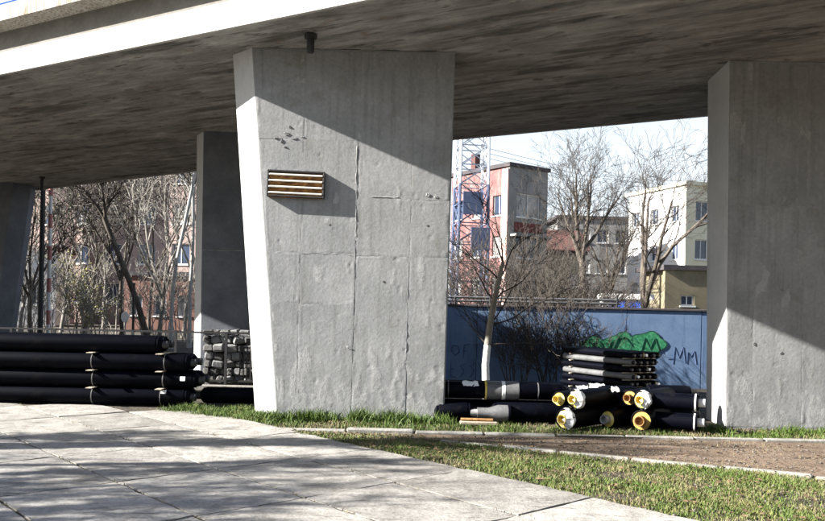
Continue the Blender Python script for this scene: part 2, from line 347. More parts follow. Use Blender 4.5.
# ------------------------------------------------------------------ the bridge
A = Vector((-.64, 9.7, 0)); D = Vector((.871, -.492, 0)).normalized(); ZB = 5.35
bridge = empty('bridge', (A.x, A.y, 0), 'curved concrete road bridge deck on tapering pillars over the pavement', 'bridge', rz=math.atan2(D.y, D.x))
S = [-60, -45, -32, -24, -18.8, -15, -11.2, -7, -2.6, 0, 2.6, 8, 16, 30]
def wid(s):
    pts = [(-60, 13), (-32, 10.4), (-18.8, 9.05), (-11.2, 8.4), (-2.6, 7.58), (2.6, 7.62), (30, 7.7)]
    for (a, b), (c, d) in zip(pts, pts[1:]):
        if s <= c: return b + (d - b) * (s - a) / (c - a)
    return 7.7
def sweep(name, prof, m, far=False):                    # prof: (offset from the edge, height)
    b = MB(); n = len(prof)
    for s_ in S:
        for (y, z) in prof: b.v.append((s_, (wid(s_) - y) if far else y, z))
    for i in range(len(S) - 1):
        for j in range(n): b.f.append((i * n + j, i * n + (j + 1) % n, (i + 1) * n + (j + 1) % n, (i + 1) * n + j))
    b.f += [tuple(range(n)), tuple(range((len(S) - 1) * n, len(S) * n))[::-1]]
    return b.build(name, m, bridge, world=False)
b = MB(); NB = 54; tone = []; lv = [rnd.gauss(0, .0045) for _ in range(NB)]
S2 = []
for a_, c_ in zip(S, S[1:]): S2 += [a_ + (c_ - a_) * k / 3 for k in range(3)]
S2.append(S[-1]); npf = 2 * NB + 2
for s_ in S2:
    W_ = wid(s_)
    for k in range(NB):
        for e_ in (0, 1):
            y = .062 + (W_ - .124) * (k + e_) / NB + (.004 if e_ == 0 else -.004); b.v.append((s_, y, ZB + .016 + lv[k] + rnd.gauss(0, .0012)))
    b.v.append((s_, W_ - .302, ZB + .33)); b.v.append((s_, .302, ZB + .33))
for i in range(len(S2) - 1):
    for j in range(npf): b.f.append((i * npf + j, i * npf + (j + 1) % npf, (i + 1) * npf + (j + 1) % npf, (i + 1) * npf + j)); tone.append(rnd.choice((0, 0, 1, 2)) if j % 2 == 0 else 2)
b.f += [tuple(range(npf)), tuple(range((len(S2) - 1) * npf, len(S2) * npf))[::-1]]; tone += [0, 0]
ds = b.build('deck_slab', 'soffit_concrete', bridge, world=False)
for m_ in ('soffit_pale', 'soffit_stained'): ds.data.materials.append(MATS[m_])
ds.data.polygons.foreach_set('material_index', tone)
b = MB()
for s_ in S:
    W_ = wid(s_)
    for (y, z) in ((.51, ZB + .35), (W_ - .51, ZB + .35), (W_ - .51, ZB + .78), (.51, ZB + .78)): b.v.append((s_, y, z))
for i in range(len(S) - 1):
    for j in range(4): b.f.append((i * 4 + j, i * 4 + (j + 1) % 4, (i + 1) * 4 + (j + 1) % 4, (i + 1) * 4 + j))
b.f += [(0, 1, 2, 3), tuple(range((len(S) - 1) * 4, len(S) * 4))[::-1]]
b.build('carriageway', 'road_asphalt', bridge, world=False)
for far in (False, True):
    sweep('fascia', [(0, ZB), (.06, ZB), (.06, ZB + .03), (.36, ZB + .372), (.02, ZB + .372), (0, ZB + .352)], 'fascia_concrete', far)
    sweep('upstand', [(.20, ZB + .374), (.5, ZB + .374), (.5, ZB + .80), (.20, ZB + .80)], 'upstand_concrete', far)
    sweep('parapet', [(-.16, ZB + .802), (.56, ZB + .802), (.56, ZB + .985), (-.13, ZB + 1.0), (-.16, ZB + .975)], 'parapet_concrete', far)
rl = [-14 + .0 + 2.0 * i for i in range(14)]
b = MB()
for z in (ZB + 1.065, ZB + 2.1): b.box((-1, -.06, z), (28, .05, .06))
rail = b.build('railing', 'rail_light', bridge, world=False); WORLD[rail.name] = WORLD[bridge.name]
for s_ in rl:
    MB().box((s_, -.0, ZB + 1.54), (.07, .07, 1.10)).build('post', 'rail_blue', rail, world=False)
    if s_ <= -8 or s_ > -3: MB().bevbox((s_ + 1.0, -.06, ZB + 1.58), (1.86, .03, .90), .008).build('rail_panel', 'rail_blue', rail, world=False)

def drain(px, py, Y, l, label):
    p = P(px, py, Y); p.z = ZB
    t = empty('drain_pipe', p, label, 'drain pipe')
    MB().lathe([(-l, .048), (-l + .02, .052), (.03, .052)], 14, 'z', p).build('spout', 'dark_metal', t)
    MB().lathe([(-.05, .085), (-.01, .09), (.0, .09)], 14, 'z', p).build('collar', 'dark_metal', t)
drain(310.5, 45, 11.0, .24, 'short black drain spout under the bridge above the middle pillar')
drain(42, 181, 24.0, .42, 'short black drain spout under the bridge by the far left pillar')

def ridge(face, pts, wd, h, name, m, parent):           # an uneven raised seam of cement lying on a face
    o, ux, uz, nn = face; b = MB(); k = len(pts); vs = []
    for i, (x, z) in enumerate(pts):
        dx = pts[min(i + 1, k - 1)][0] - pts[max(i - 1, 0)][0]; dz = pts[min(i + 1, k - 1)][1] - pts[max(i - 1, 0)][1]
        l = math.hypot(dx, dz) or 1; px_, pz_ = -dz / l, dx / l; ww = wd * rnd.uniform(.5, 1.4); hh = h * rnd.uniform(.4, 1.3)
        for (a, e) in ((-1, -.003), (-.35, hh), (.4, hh * .8), (1, -.003)):
            vs.append(o + ux * (x + px_ * ww * a) + uz * (z + pz_ * ww * a) + nn * e)
    fs = [(i * 4 + j, i * 4 + j + 1, (i + 1) * 4 + j + 1, (i + 1) * 4 + j) for i in range(k - 1) for j in range(3)]
    b.add(vs, fs + [(0, 1, 2, 3), tuple(range((k - 1) * 4, k * 4))[::-1]])
    return b.build(name, m, parent)
def line(x0, z0, x1, z1, step=.07, jit=.004):
    n = max(3, int(math.hypot(x1 - x0, z1 - z0) / step))
    return [(x0 + (x1 - x0) * i / n + rnd.gauss(0, jit), z0 + (z1 - z0) * i / n + rnd.gauss(0, jit)) for i in range(n + 1)]
def patch(face, x, z, r, m, parent, name='cement_patch', h=.012, sq=1.0):
    o, ux, uz, nn = face; n = 26; b = MB(); vs = []; p1_, p2_, p3_ = (rnd.random() * 6.28 for _ in range(3)); ro = rnd.uniform(-.5, .5)
    rr = [1 + .22 * math.sin(2 * 6.2832 * i / n + p1_) + .16 * math.sin(3 * 6.2832 * i / n + p2_) + .10 * math.sin(7 * 6.2832 * i / n + p3_) for i in range(n)]
    for lev, sc in ((-.002, 1), (h * .7, .93), (h, .6)):
        for i in range(n):
            a = 2 * math.pi * i / n; u, v = r * rr[i] * sc * math.cos(a), r * sq * rr[i] * sc * math.sin(a)
            vs.append(o + ux * (x + u * math.cos(ro) - v * math.sin(ro)) + uz * (z + u * math.sin(ro) + v * math.cos(ro)) + nn * (lev + (rnd.gauss(0, h * .25) if lev > 0 else 0)))
    vs.append(o + ux * x + uz * z + nn * h * .8)
    b.add(vs, [(k * n + i, k * n + (i + 1) % n, (k + 1) * n + (i + 1) % n, (k + 1) * n + i) for k in range(2) for i in range(n)] + [(2 * n + i, 2 * n + (i + 1) % n, 3 * n) for i in range(n)])
    return b.build(name, m, parent, smooth=True)

def pillar(label, bot, top, m='pillar_concrete'):
    c = Vector((sum(p[0] for p in bot) / len(bot), sum(p[1] for p in bot) / len(bot), 0))
    t = empty('bridge_pillar', (c.x, c.y, 0), label, 'pillar', 'concrete pillars under the bridge')
    n = len(bot); b = MB(); K = 8
    for i in range(K + 1):
        f = i / K
        for p, q in zip(bot, top): b.v.append(Vector((p[0], p[1], -.25)).lerp(Vector((q[0], q[1], ZB + .02)), f))
    b.f = [(i * n + j, i * n + (j + 1) % n, (i + 1) * n + (j + 1) % n, (i + 1) * n + j) for i in range(K) for j in range(n)] + [tuple(range(n))[::-1], tuple(range(K * n, (K + 1) * n))]
    o = b.build('shaft', m, t)
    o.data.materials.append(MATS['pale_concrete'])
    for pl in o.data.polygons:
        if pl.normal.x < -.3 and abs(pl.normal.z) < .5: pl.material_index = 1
    mdf = o.modifiers.new('edges', 'BEVEL'); mdf.width = .018; mdf.segments = 2; mdf.limit_method = 'ANGLE'; mdf.angle_limit = R(20)
    return t
YF = 11.62
def F(px, py, Y=YF): p = P(px, py, Y); return p
bl, br, tl, tr = F(278, 418), F(444, 418), F(251.5, 50), F(455.5, 57)
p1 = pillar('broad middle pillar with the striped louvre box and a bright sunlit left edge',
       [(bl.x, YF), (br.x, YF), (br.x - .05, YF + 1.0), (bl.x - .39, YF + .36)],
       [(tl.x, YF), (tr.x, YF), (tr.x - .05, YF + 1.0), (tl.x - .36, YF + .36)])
fc = (Vector((0, YF, 0)), Vector((1, 0, 0)), Vector((0, 0, 1)), Vector((0, -1, 0)))
def fx(px, py): p = F(px, py); return p.x, p.z
def seam(f, a, b_, wd=.014, h=.010, m='cement_patch', par=None, conv=fx, gap=.0):
    (x0, z0), (x1, z1) = conv(*a), conv(*b_)
    pts = line(x0, z0, x1, z1)
    i = 0
    while i < len(pts) - 3:
        k = rnd.randint(6, 16); seg = pts[i:i + k + 1]
        if len(seg) > 2 and rnd.random() > gap: ridge(f, seg, wd, h, 'form_seam', m, par)
        i += k
nz = mathutils.noise
def fbm(x, y, z, o=4):
    v, a = 0, .5
    for k in range(o): v += a * nz.noise((x, y, z)); x *= 2.1; y *= 2.1; z *= 2.1; a *= .5
    return v
def sstep(a, b, x): t_ = min(1, max(0, (x - a) / (b - a))); return t_ * t_ * (3 - 2 * t_)
def form_panel(parent, yf, c00, c10, c01, c11, seed, low):
    """one cast panel of the pillar's face: (x, z) corners bottom left, bottom right, top left, top right"""
    r_ = random.Random(seed); g_ = -.0022; s1_, s2_ = r_.random() * 50, r_.random() * 50
    Wd = max(c10[0] - c00[0], c11[0] - c01[0]); H_ = c01[1] - c00[1]; nx = max(4, int(Wd / .022)); nz_ = max(4, int(H_ / .022))
    off = r_.uniform(.0048, .0066); tx, tz = r_.gauss(0, .0007), r_.gauss(0, .0007); b = MB(); skim = {}
    for j_ in range(nz_ + 1):
        for i_ in range(nx + 1):
            fu, fv = i_ / nx, j_ / nz_
            x = (c00[0] * (1 - fv) + c01[0] * fv) * (1 - fu) + (c10[0] * (1 - fv) + c11[0] * fv) * fu
            z = (c00[1] * (1 - fu) + c10[1] * fu) * (1 - fv) + (c01[1] * (1 - fu) + c11[1] * fu) * fv
            e = min(i_, nx - i_, j_, nz_ - j_)
            if i_ == 0: x += g_ * r_.uniform(.3, 1.6)
            if i_ == nx: x -= g_ * r_.uniform(.3, 1.6)
            if j_ == 0: z += g_ * r_.uniform(.2, 1.5)
            if j_ == nz_: z -= g_ * r_.uniform(.2, 1.5)
            bias = -.34 + .40 * (1 - sstep(.15, low, z))
            q_ = fbm(x * 3.4, z * 1.7, seed * .0 + 5.1) + .35 * nz.noise((x * 11, z * 4, 2.2)) + bias
            pl = sstep(-.02, .05, q_); skim[(i_, j_)] = pl
            h_ = off + tx * (fu - .5) * 2 + tz * (fv - .5) * 2 + .0026 * pl * (.6 + .8 * (fbm(x * 9, z * 3, 4.4, 2) + .3)) + .0030 * fbm(x * .9, z * .9, 9.0, 3) + .0011 * fbm(x * 13, z * 8, 1.0, 3)
            pit = fbm(x * 6, z * 6, 21.0, 3); h_ -= .004 * sstep(.30, .36, pit)
            if e == 0: h_ -= .0045 * sstep(.12, .28, nz.noise((x * 3.1 + s1_, z * 3.1, s2_))) * r_.uniform(.5, 1.2)
            if e == 1: h_ += .0022 * sstep(.10, .35, nz.noise((x * 2.3, z * 2.3, s1_)))
            b.v.append((x, yf - h_, z))
    k_ = lambda i_, j_: j_ * (nx + 1) + i_
    for j_ in range(nz_):
        for i_ in range(nx): b.f.append((k_(i_, j_), k_(i_ + 1, j_), k_(i_ + 1, j_ + 1), k_(i_, j_ + 1)))
    ring = [k_(i_, 0) for i_ in range(nx)] + [k_(nx, j_) for j_ in range(nz_)] + [k_(i_, nz_) for i_ in range(nx, 0, -1)] + [k_(0, j_) for j_ in range(nz_, 0, -1)]
    n0 = len(b.v); m_ = len(ring); b.v += [b.v[q] for q in ring] + [(b.v[q][0], yf + .004, b.v[q][2]) for q in ring]
    b.f += [(n0 + q, n0 + m_ + q, n0 + m_ + (q + 1) % m_, n0 + (q + 1) % m_) for q in range(m_)]
    o = b.build('form_panel', 'panel_concrete', parent, fix=False)
    o.data.materials.append(MATS['mortar_skim'])
    idx = 0
    for j_ in range(nz_):
        for i_ in range(nx):
            if (skim[(i_, j_)] + skim[(i_ + 1, j_ + 1)]) > 1: o.data.polygons[idx].material_index = 1
            idx += 1
    o.data.polygons.foreach_set('use_smooth', [True] * (nx * nz_) + [False] * m_)
    return o
import mathutils
def lerp_edge(b_, t_, z): return b_.x + (t_.x - b_.x) * (z - 0) / (ZB - 0)
L_ = lambda z: lerp_edge(bl, tl, z) + .022; R_ = lambda z: lerp_edge(br, tr, z) - .022
vx = [L_, lambda z: fx(299.5, 300)[0] + .01 * (z - 2), lambda z: fx(355.5, 250)[0] + .012 * (z - 2), lambda z: fx(408.5, 280)[0] + .006 * (z - 2), R_]
zr = lambda py: F(350, py).z
rowsets = [[.0, zr(304), zr(254), zr(140), ZB - .02], [.0, zr(305), zr(254), zr(140), ZB - .02], [.0, zr(255.5), zr(198), ZB - .02], [.0, zr(256), zr(199), ZB - .02]]
sd = 300
for c in range(4):
    for z0, z1 in zip(rowsets[c], rowsets[c][1:]):
        sd += 1; form_panel(p1, YF, (vx[c](z0), z0), (vx[c + 1](z0), z0), (vx[c](z1), z1), (vx[c + 1](z1), z1), sd, 1.45)
seam(fc, (357, 144), (355.8, 236), .016, .012, 'cement_patch', p1)
seam(fc, (355.5, 240), (353.5, 330), .008, .009, 'dark_patch', p1, gap=.35)
seam(fc, (299.5, 262), (298.5, 395), .006, .008, 'mortar_skim', p1, gap=.45)
seam(fc, (408, 285), (405, 395), .007, .009, 'mortar_skim', p1, gap=.5)
seam(fc, (268, 252.5), (448, 257), .007, .009, 'mortar_skim', p1, gap=.5)
seam(fc, (372, 196.5), (398, 197.5), .010, .010, 'mortar_skim', p1, gap=.3)
for px, py in ((330, 225), (384, 282), (428, 226)):
    x, z = fx(px, py); patch((Vector((0, YF - .0068, 0)),) + fc[1:], x, z, .017, 'dark_roof', p1, 'tie_hole', .002)
for px, py, r_ in ((287, 134, .05), (282, 141, .03), (295, 139, .035), (290, 127, .025), (285, 147, .03), (276, 138, .02), (303, 137, .02), (428, 195, .04), (436, 197, .035), (349, 348, .04)):
    x, z = fx(px, py); patch((Vector((0, YF - .007, 0)),) + fc[1:], x, z, r_, 'dark_patch' if px < 300 else 'mortar_skim', p1, h=.008, sq=rnd.uniform(.35, .8))

Y3 = 11.72
a3, b3 = P(729, 75, Y3), P(725, 428, Y3)
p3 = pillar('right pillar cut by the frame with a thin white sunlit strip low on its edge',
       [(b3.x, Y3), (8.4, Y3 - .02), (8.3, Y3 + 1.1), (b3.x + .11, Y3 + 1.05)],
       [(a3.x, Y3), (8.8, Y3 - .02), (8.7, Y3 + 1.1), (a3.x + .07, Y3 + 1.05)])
f3 = (Vector((0, Y3, 0)), Vector((1, 0, 0)), Vector((0, 0, 1)), Vector((0, -1, 0)))
def fx3(px, py): p = P(px, py, Y3 - .002); return p.x, p.z
xs3 = [lambda z: b3.x + (a3.x - b3.x) * z / ZB + .022, lambda z: fx3(754, 300)[0], lambda z: fx3(804, 300)[0], lambda z: 8.3]
z3 = P(780, 206, Y3).z
for c in range(3):
    for z0, z1 in ((.0, z3), (z3, ZB - .02)):
        sd += 1; form_panel(p3, Y3, (xs3[c](z0), z0), (xs3[c + 1](z0), z0), (xs3[c](z1), z1), (xs3[c + 1](z1), z1), sd, .95)
f3b = (Vector((0, Y3 - .007, 0)),) + f3[1:]
for px, py in ((782, 290), (754, 344), (781, 353)):
    x, z = fx3(px, py); patch(f3b, x, z, .022, 'dark_patch', p3, 'tie_hole', .004)
Y2 = 17.3
l2, m2, l2b, m2b = P(194, 150, Y2), P(203, 150, Y2), P(191, 370, Y2), P(200, 370, Y2)
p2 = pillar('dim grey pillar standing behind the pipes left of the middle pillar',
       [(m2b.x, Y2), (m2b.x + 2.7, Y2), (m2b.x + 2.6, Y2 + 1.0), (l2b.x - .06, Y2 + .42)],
       [(m2.x, Y2), (m2.x + 3.2, Y2), (m2.x + 3.1, Y2 + 1.0), (l2.x - .06, Y2 + .42)], 'dark_concrete')
f2 = (Vector((0, Y2, 0)), Vector((1, 0, 0)), Vector((0, 0, 1)), Vector((0, -1, 0)))
seam(f2, (203, 250), (246, 251), .012, .008, 'cement_patch', p2, conv=lambda a, b: (P(a, b, Y2).x, P(a, b, Y2).z), gap=.2)
Y1 = 25.4
q1 = lambda px, py: P(px, py, Y1).x
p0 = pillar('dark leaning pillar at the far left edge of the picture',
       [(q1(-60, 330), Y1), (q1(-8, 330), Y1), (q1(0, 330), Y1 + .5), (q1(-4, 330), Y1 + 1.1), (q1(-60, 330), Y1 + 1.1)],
       [(q1(-66, 185), Y1), (q1(13, 185), Y1), (q1(24, 185), Y1 + .5), (q1(20, 185), Y1 + 1.1), (q1(-66, 185), Y1 + 1.1)], 'dark_concrete')

# louvred box on the middle pillar
lc = F(296.5, 184.8); lw, lh, ld = .83, .385, .098
lr = Matrix.Rotation(.026, 3, 'Y')
lb = empty('louvre_box', (lc.x, YF, lc.z), 'small dark louvre box with pale horizontal slats on the middle pillar', 'vent box')
ctr = Vector((lc.x, YF, lc.z))
def lo(x, y, z): return ctr + lr @ Vector((x, -y, z))
MB().box(lo(0, .03, 0), (lw - .04, .056, lh - .04), lr).build('back_box', 'brown_metal', lb)
for sx in (-1, 1): MB().bevbox(lo(sx * (lw / 2 - .012), ld / 2, 0), (.024, ld - .004, lh), .004, lr).build('side_frame', 'dark_metal', lb)
MB().bevbox(lo(0, ld / 2, -lh / 2 + .012), (lw - .05, ld - .004, .022), .004, lr).build('bottom_frame', 'dark_metal', lb)
MB().bevbox(lo(0, ld / 2, lh / 2 - .012), (lw - .05, ld - .004, .022), .004, lr).build('top_frame', 'dark_metal', lb)
for i in range(4):
    z = lh / 2 - .062 - i * .088
    MB().bevbox(lo(0, ld - .02, z), (lw - .055, .05, .023), .006, lr @ Matrix.Rotation(.25, 3, 'X')).build('slat', 'ivory_slat', lb)
    MB().box(lo(0, .066, z - .043), (lw - .055, .014, .050), lr).build('inner_strip', 'bronze', lb)

# ------------------------------------------------------------------ pipes
def make_pipe(label, L, r, group, loc, rz, ends='cap', ry=0.0, name='insulated_pipe', steel='steel', foam='foam', film=None, both=True, straps=(), cat='pipe'):
    t = empty(name, loc, label, cat, group, rz, ry)
    lp = [(0, r * .97), (.012, r), (L - .012, r), (L, r * .97)]
    if ends == 'foam':                                  # hollow casing, foam filling and steel core at the ends
        n = 28; b = MB(); prof = [(.05, r * .86), (.0, r * .93), (.004, r), (L - .004, r), (L, r * .93), (L - .05, r * .86)]
        for (x, rr) in prof:
            for j in range(n): b.v.append((x, rr * math.cos(2 * math.pi * j / n), rr * math.sin(2 * math.pi * j / n)))
        b.f = [(i * n + j, (i + 1) * n + j, (i + 1) * n + (j + 1) % n, i * n + (j + 1) % n) for i in range(len(prof) - 1) for j in range(n)]
        b.build('casing', 'black_plastic', t, True, False)
        for sx in (0, 1):
            x0 = .02 if sx == 0 else L - .02; d = -1 if sx == 0 else 1
            MB().lathe([(x0 - d * .06, r * .87), (x0, r * .88), (x0 + d * .012, r * .6), (x0 + d * .012, r * .2)], n).build('foam_ring', foam, t, True, False)
            MB().lathe([(x0 - d * .03, r * .5), (x0 + d * .10, r * .5), (x0 + d * .105, r * .46), (x0 + d * .10, r * .40), (x0 + d * .02, r * .38)], 20).build('steel_core', steel, t, True, False)
    else:
        MB().lathe(lp, 28).build('casing', 'black_plastic', t, True, False)
        for sx in (0, 1):
            x0 = 0 if sx == 0 else L; d = -1 if sx == 0 else 1
            MB().lathe([(x0 + d * .001, r * .93), (x0 + d * .035, r * .92), (x0 + d * .075, r * .60), (x0 + d * .085, r * .52)], 24).build('end_cap', 'black_plastic', t, True, False)
            MB().lathe([(x0 + d * .086, r * .45), (x0 + d * .16, r * .45), (x0 + d * .165, r * .40)], 20).build('steel_core', 'dark_metal', t, True, False)
    for s_ in straps:
        MB().lathe([(s_ - .008, r + .0005), (s_ - .006, r + .004), (s_ + .006, r + .004), (s_ + .008, r + .0005)], 28).build('strap', 'grey_plastic', t, True, False)
    if film:                                            # crumpled white film over the end at x=0
        b = MB(); n = 22; vs = [(-.07, 0, 0)]
        for k, (x, f) in enumerate(((-.06, .45), (-.03, .8), (-.005, 1.03), (.05, 1.05))):
            for j in range(n):
                a = 2 * math.pi * j / n; rr = r * f * (1 + rnd.uniform(-.06, .06)); vs.append((x + rnd.uniform(-.02, .01), rr * math.cos(a), rr * math.sin(a)))
        fs = [(0, 1 + j, 1 + (j + 1) % n) for j in range(n) if film == 'full' or 9 <= j < 13]
        for k in range(3):
            for j in range(n):
                if film == 'full' or 4 + (j * k) % 3 <= j < 15 + (j * k) % 3: fs.append((1 + k * n + j, 1 + (k + 1) * n + j, 1 + (k + 1) * n + (j + 1) % n, 1 + k * n + (j + 1) % n))
        b.add(vs, fs).build('film_cover', 'white_plastic', t, False, False, fix=False)
    return t

# the long stack on the left: rows lying along X
YP = 12.62; rp = .134; ST = .273
ends_px = [196, 204, 197, 168]
rows = ['bottom', 'second', 'third', 'top']
for k in range(4):
    xe = P(ends_px[k], 385 - k * 17, YP).x - .16
    for col in range(2):
        L = 8.6 + (xe + 3.5) - (.25 if col else 0)
        x0 = xe - L
        lab = ('long black insulated pipe, front of the %s row of the left stack' % rows[k]) if col == 0 else ('long black insulated pipe, rear of the %s row of the left stack' % rows[k])
        st = [P(95, 360, YP).x - x0, P(163 + 2 * k, 360, YP).x - x0]
        if k == 3: st = st[:1]
        t = make_pipe(lab, L, rp, 'long black pipes stacked on the left', (x0, YP + col * .30 + rnd.gauss(0, .008), rp + .012 + k * ST), rnd.gauss(0, .002), straps=st if k < 3 and col == 0 else ())
        if col == 0 and k in (0, 1):                    # printed stickers near the ends
            px, py = ((163, 392) if k == 0 else (182, 379)); p = P(px, py, YP - rp)
            bx = empty  # noqa
            s_ = MB(); lx = p.x - x0; zc = (p.z - (rp + .012 + k * ST))
            an = math.asin(max(-.9, min(.9, zc / rp)))
            vs = []
            for i in range(4):
                for e in (-1, 1):
                    a = an + (i - 1.5) * .17; vs.append((lx + e * .04, -(rp + .0025) * math.cos(a), (rp + .0025) * math.sin(a)))
            s_.add(vs, [(2 * i, 2 * i + 1, 2 * i + 3, 2 * i + 2) for i in range(3)]).build('sticker', 'white_plastic', t, False, False)
    if k < 3:                                           # timber battens between the rows
        for j, px in enumerate((95, 163)):
            MBx = MB().bevbox((P(px, 370, YP).x, YP + .12, rp * 2 + .0125 + k * ST), (.10, .72, .012), .002)
            tag(MBx.build('timber_batten', 'timber'), 'thin timber batten under the %s pipe row of the left stack, %s one' % (rows[k + 1], ('left', 'right')[j]), 'batten', 'timber battens in the left pipe stack')
# the single pipe running on behind the stack's end
xs_ = P(197, 400, 12.55).x
make_pipe('short black insulated pipe lying between the left stack and the middle pillar', 1.35, .135, None, (xs_ + .03, 13.0, .145), 0.0)

# right: long pipes beside the middle pillar
rb = .15
pl_ = 'black pipes lying between the middle and right pillars'
x0 = P(436, 400, 11.75).x
t = make_pipe('upper long black pipe beside the middle pillar with grey joint sleeve', 1.78, .128, pl_, (x0 + .06, 11.9, .43), .0, straps=(.12, 1.45))
p = P(487, 393, 11.8).x - x0 - .06
MB().lathe([(p, .130), (p + .01, .139), (p + .47, .139), (p + .48, .130)], 28).build('sleeve', 'grey_plastic', t, True, False)
MB().lathe([(p - .03, .130), (p - .028, .142), (p - .002, .142), (p, .130)], 28).build('sleeve_ring', 'foam', t, True, False)
MB().lathe([(p + .22, .1395), (p + .222, .1415), (p + .27, .1415), (p + .272, .1395)], 28).build('white_band', 'white_plastic', t, True, False)
t = make_pipe('lower long black pipe with a cone reducer, beside the middle pillar', 1.0, .135, pl_, (P(497, 412, 11.7).x, 11.78, .14), .0)
t2 = empty('pipe_reducer', (P(478, 410, 11.5).x, 11.62, .13), 'grey cone shaped pipe reducer in front of the lower long pipe', 'pipe fitting')
MB().lathe([(0, .075), (.16, .075), (.30, .118), (.47, .118)], 28).build('cone', 'grey_plastic', t2, True, False)
MB().lathe([(.44, .119), (.445, .126), (.475, .126), (.48, .119)], 28).build('collar', 'black_plastic', t2, True, False)
MB().lathe([(-.1, .05), (0.001, .05)], 20).build('steel_core', 'steel', t2, True, False)
make_pipe('stubby black pipe piece tucked against the right side of the middle pillar', .42, .13, pl_, (P(447, 400, 11.7).x - .12, 11.70, .14), .0)
make_pipe('rear lower black pipe behind the cone reducer', 1.7, .13, pl_, (x0 + .1, 12.18, .14), .0)
make_pipe('rear upper black pipe behind the grey joint sleeve', 1.72, .125, pl_, (x0 + .1, 12.17, .43), .0)
bd = P(478, 417, 11.4)
for i, (dx, dz, rz, m_, lb_) in enumerate(((0, .02, .03, 'timber', 'pale weathered plank lying in the grass before the long pipes'), (-.02, .065, -.05, 'rusty_steel', 'rusty flat bar lying on the weathered plank'))):
    tag(MB().bevbox((bd.x + dx, 11.3 + i * .03, dz + .005), (.52 - i * .06, .13 - i * .07, .04 - i * .012), .005, Matrix.Rotation(rz, 3, 'Z')).build(('plank', 'flat_bar')[i], m_), lb_, ('plank', 'bar')[i])

# right: short pipes with foam ends
def short(px, py, Y, z, r, L, ang, label, **k):
    p = P(px, py, Y)
    return make_pipe(label, L, r, 'short pipes with open foam ends', (p.x, Y, z), ang, 'foam', **k)
a1 = R(48)
short(558.5, 398, 11.12, .405, .105, 1.1, a1, 'small short pipe with bright yellow foam end, leftmost of the upper row', steel='foam')
short(575, 398, 11.05, .415, .132, 1.15, R(44), 'short pipe with yellow foam end half wrapped in white film', film='half', steel='foam')
short(564.5, 418, 10.98, .145, .145, 1.2, R(46), 'short pipe on the ground with its end covered in white film', film='half', steel='foam')
short(607, 419, 11.2, .13, .125, .75, R(40), 'short black pipe on the ground between the white film and brown ringed ends')
t = short(629, 400, 11.35, .42, .112, .9, R(52), 'short pipe with rusty tan foam end beside the white wrapped one', foam='tan_foam', steel='rusty_steel')
short(641.5, 398, 11.10, .42, .128, .95, R(50), 'short pipe with yellow end in white film above the brown ringed end', film='half', steel='foam')
short(641, 420, 11.0, .145, .145, 1.0, R(56), 'short pipe on the ground with a round brown rusty open end', foam='tan_foam', steel='rusty_steel')
for (px, py, z, lb_, L) in ((699, 402, .41, 'upper short pipe with pale yellow end beside the right pillar', .62), (698, 420, .14, 'lower short pipe with pale yellow end beside the right pillar', .60)):
    p = P(px, py, 11.0)
    t = make_pipe(lb_, L, .115, 'short pipes with open foam ends', (p.x, 11.0, z), R(180 - 24), 'foam', steel='white_plastic')
    MB().lathe([(.03, .116), (.032, .122), (.05, .122), (.052, .116)], 24).build('white_band', 'white_plastic', t, True, False)
# stout grey-black middle lengths lying behind those ends
make_pipe('thick grey sleeve length lying across the short pipes', .46, .135, pl_, (P(604, 397, 11.5).x, 11.62, .43), R(6))
make_pipe('black pipe length on the ground behind the short pipes', 1.1, .14, pl_, (P(590, 418, 11.9).x, 12.0, .145), R(3))
make_pipe('black pipe length leaning beside the brown ringed end', .55, .14, pl_, (P(655, 400, 11.6).x, 11.85, .43), R(4))
make_pipe('lower black pipe length beside the brown ringed end', .55, .14, pl_, (P(655, 418, 11.6).x, 11.85, .15), R(-3))
for i, (px, py, Y, wx) in enumerate(((582, 389, 11.5, .16), (596, 383, 11.9, .24), (614, 392, 11.45, .10), (470, 386, 11.85, .22))):
    p = P(px, py, Y); b = MB(); n = 7; vs = []
    for a in range(n):
        for c in range(5): vs.append((p.x + (a / (n - 1) - .5) * wx + rnd.gauss(0, .008), Y + (c / 4 - .5) * .14 + rnd.gauss(0, .008), .565 - .06 * (c / 2 - 1) ** 2 + rnd.gauss(0, .008)))
    b.add(vs, [(a * 5 + c, (a + 1) * 5 + c, (a + 1) * 5 + c + 1, a * 5 + c + 1) for a in range(n - 1) for c in range(4)])
    tag(b.build('film_scrap', 'white_plastic', smooth=True), 'white plastic film scrap on the pipes, ' + ('beside the second yellow end', 'in front of the thin pipe rack', 'on the thick grey sleeve', 'nearest the middle pillar')[i], 'plastic film', 'white film scraps on the pipes')

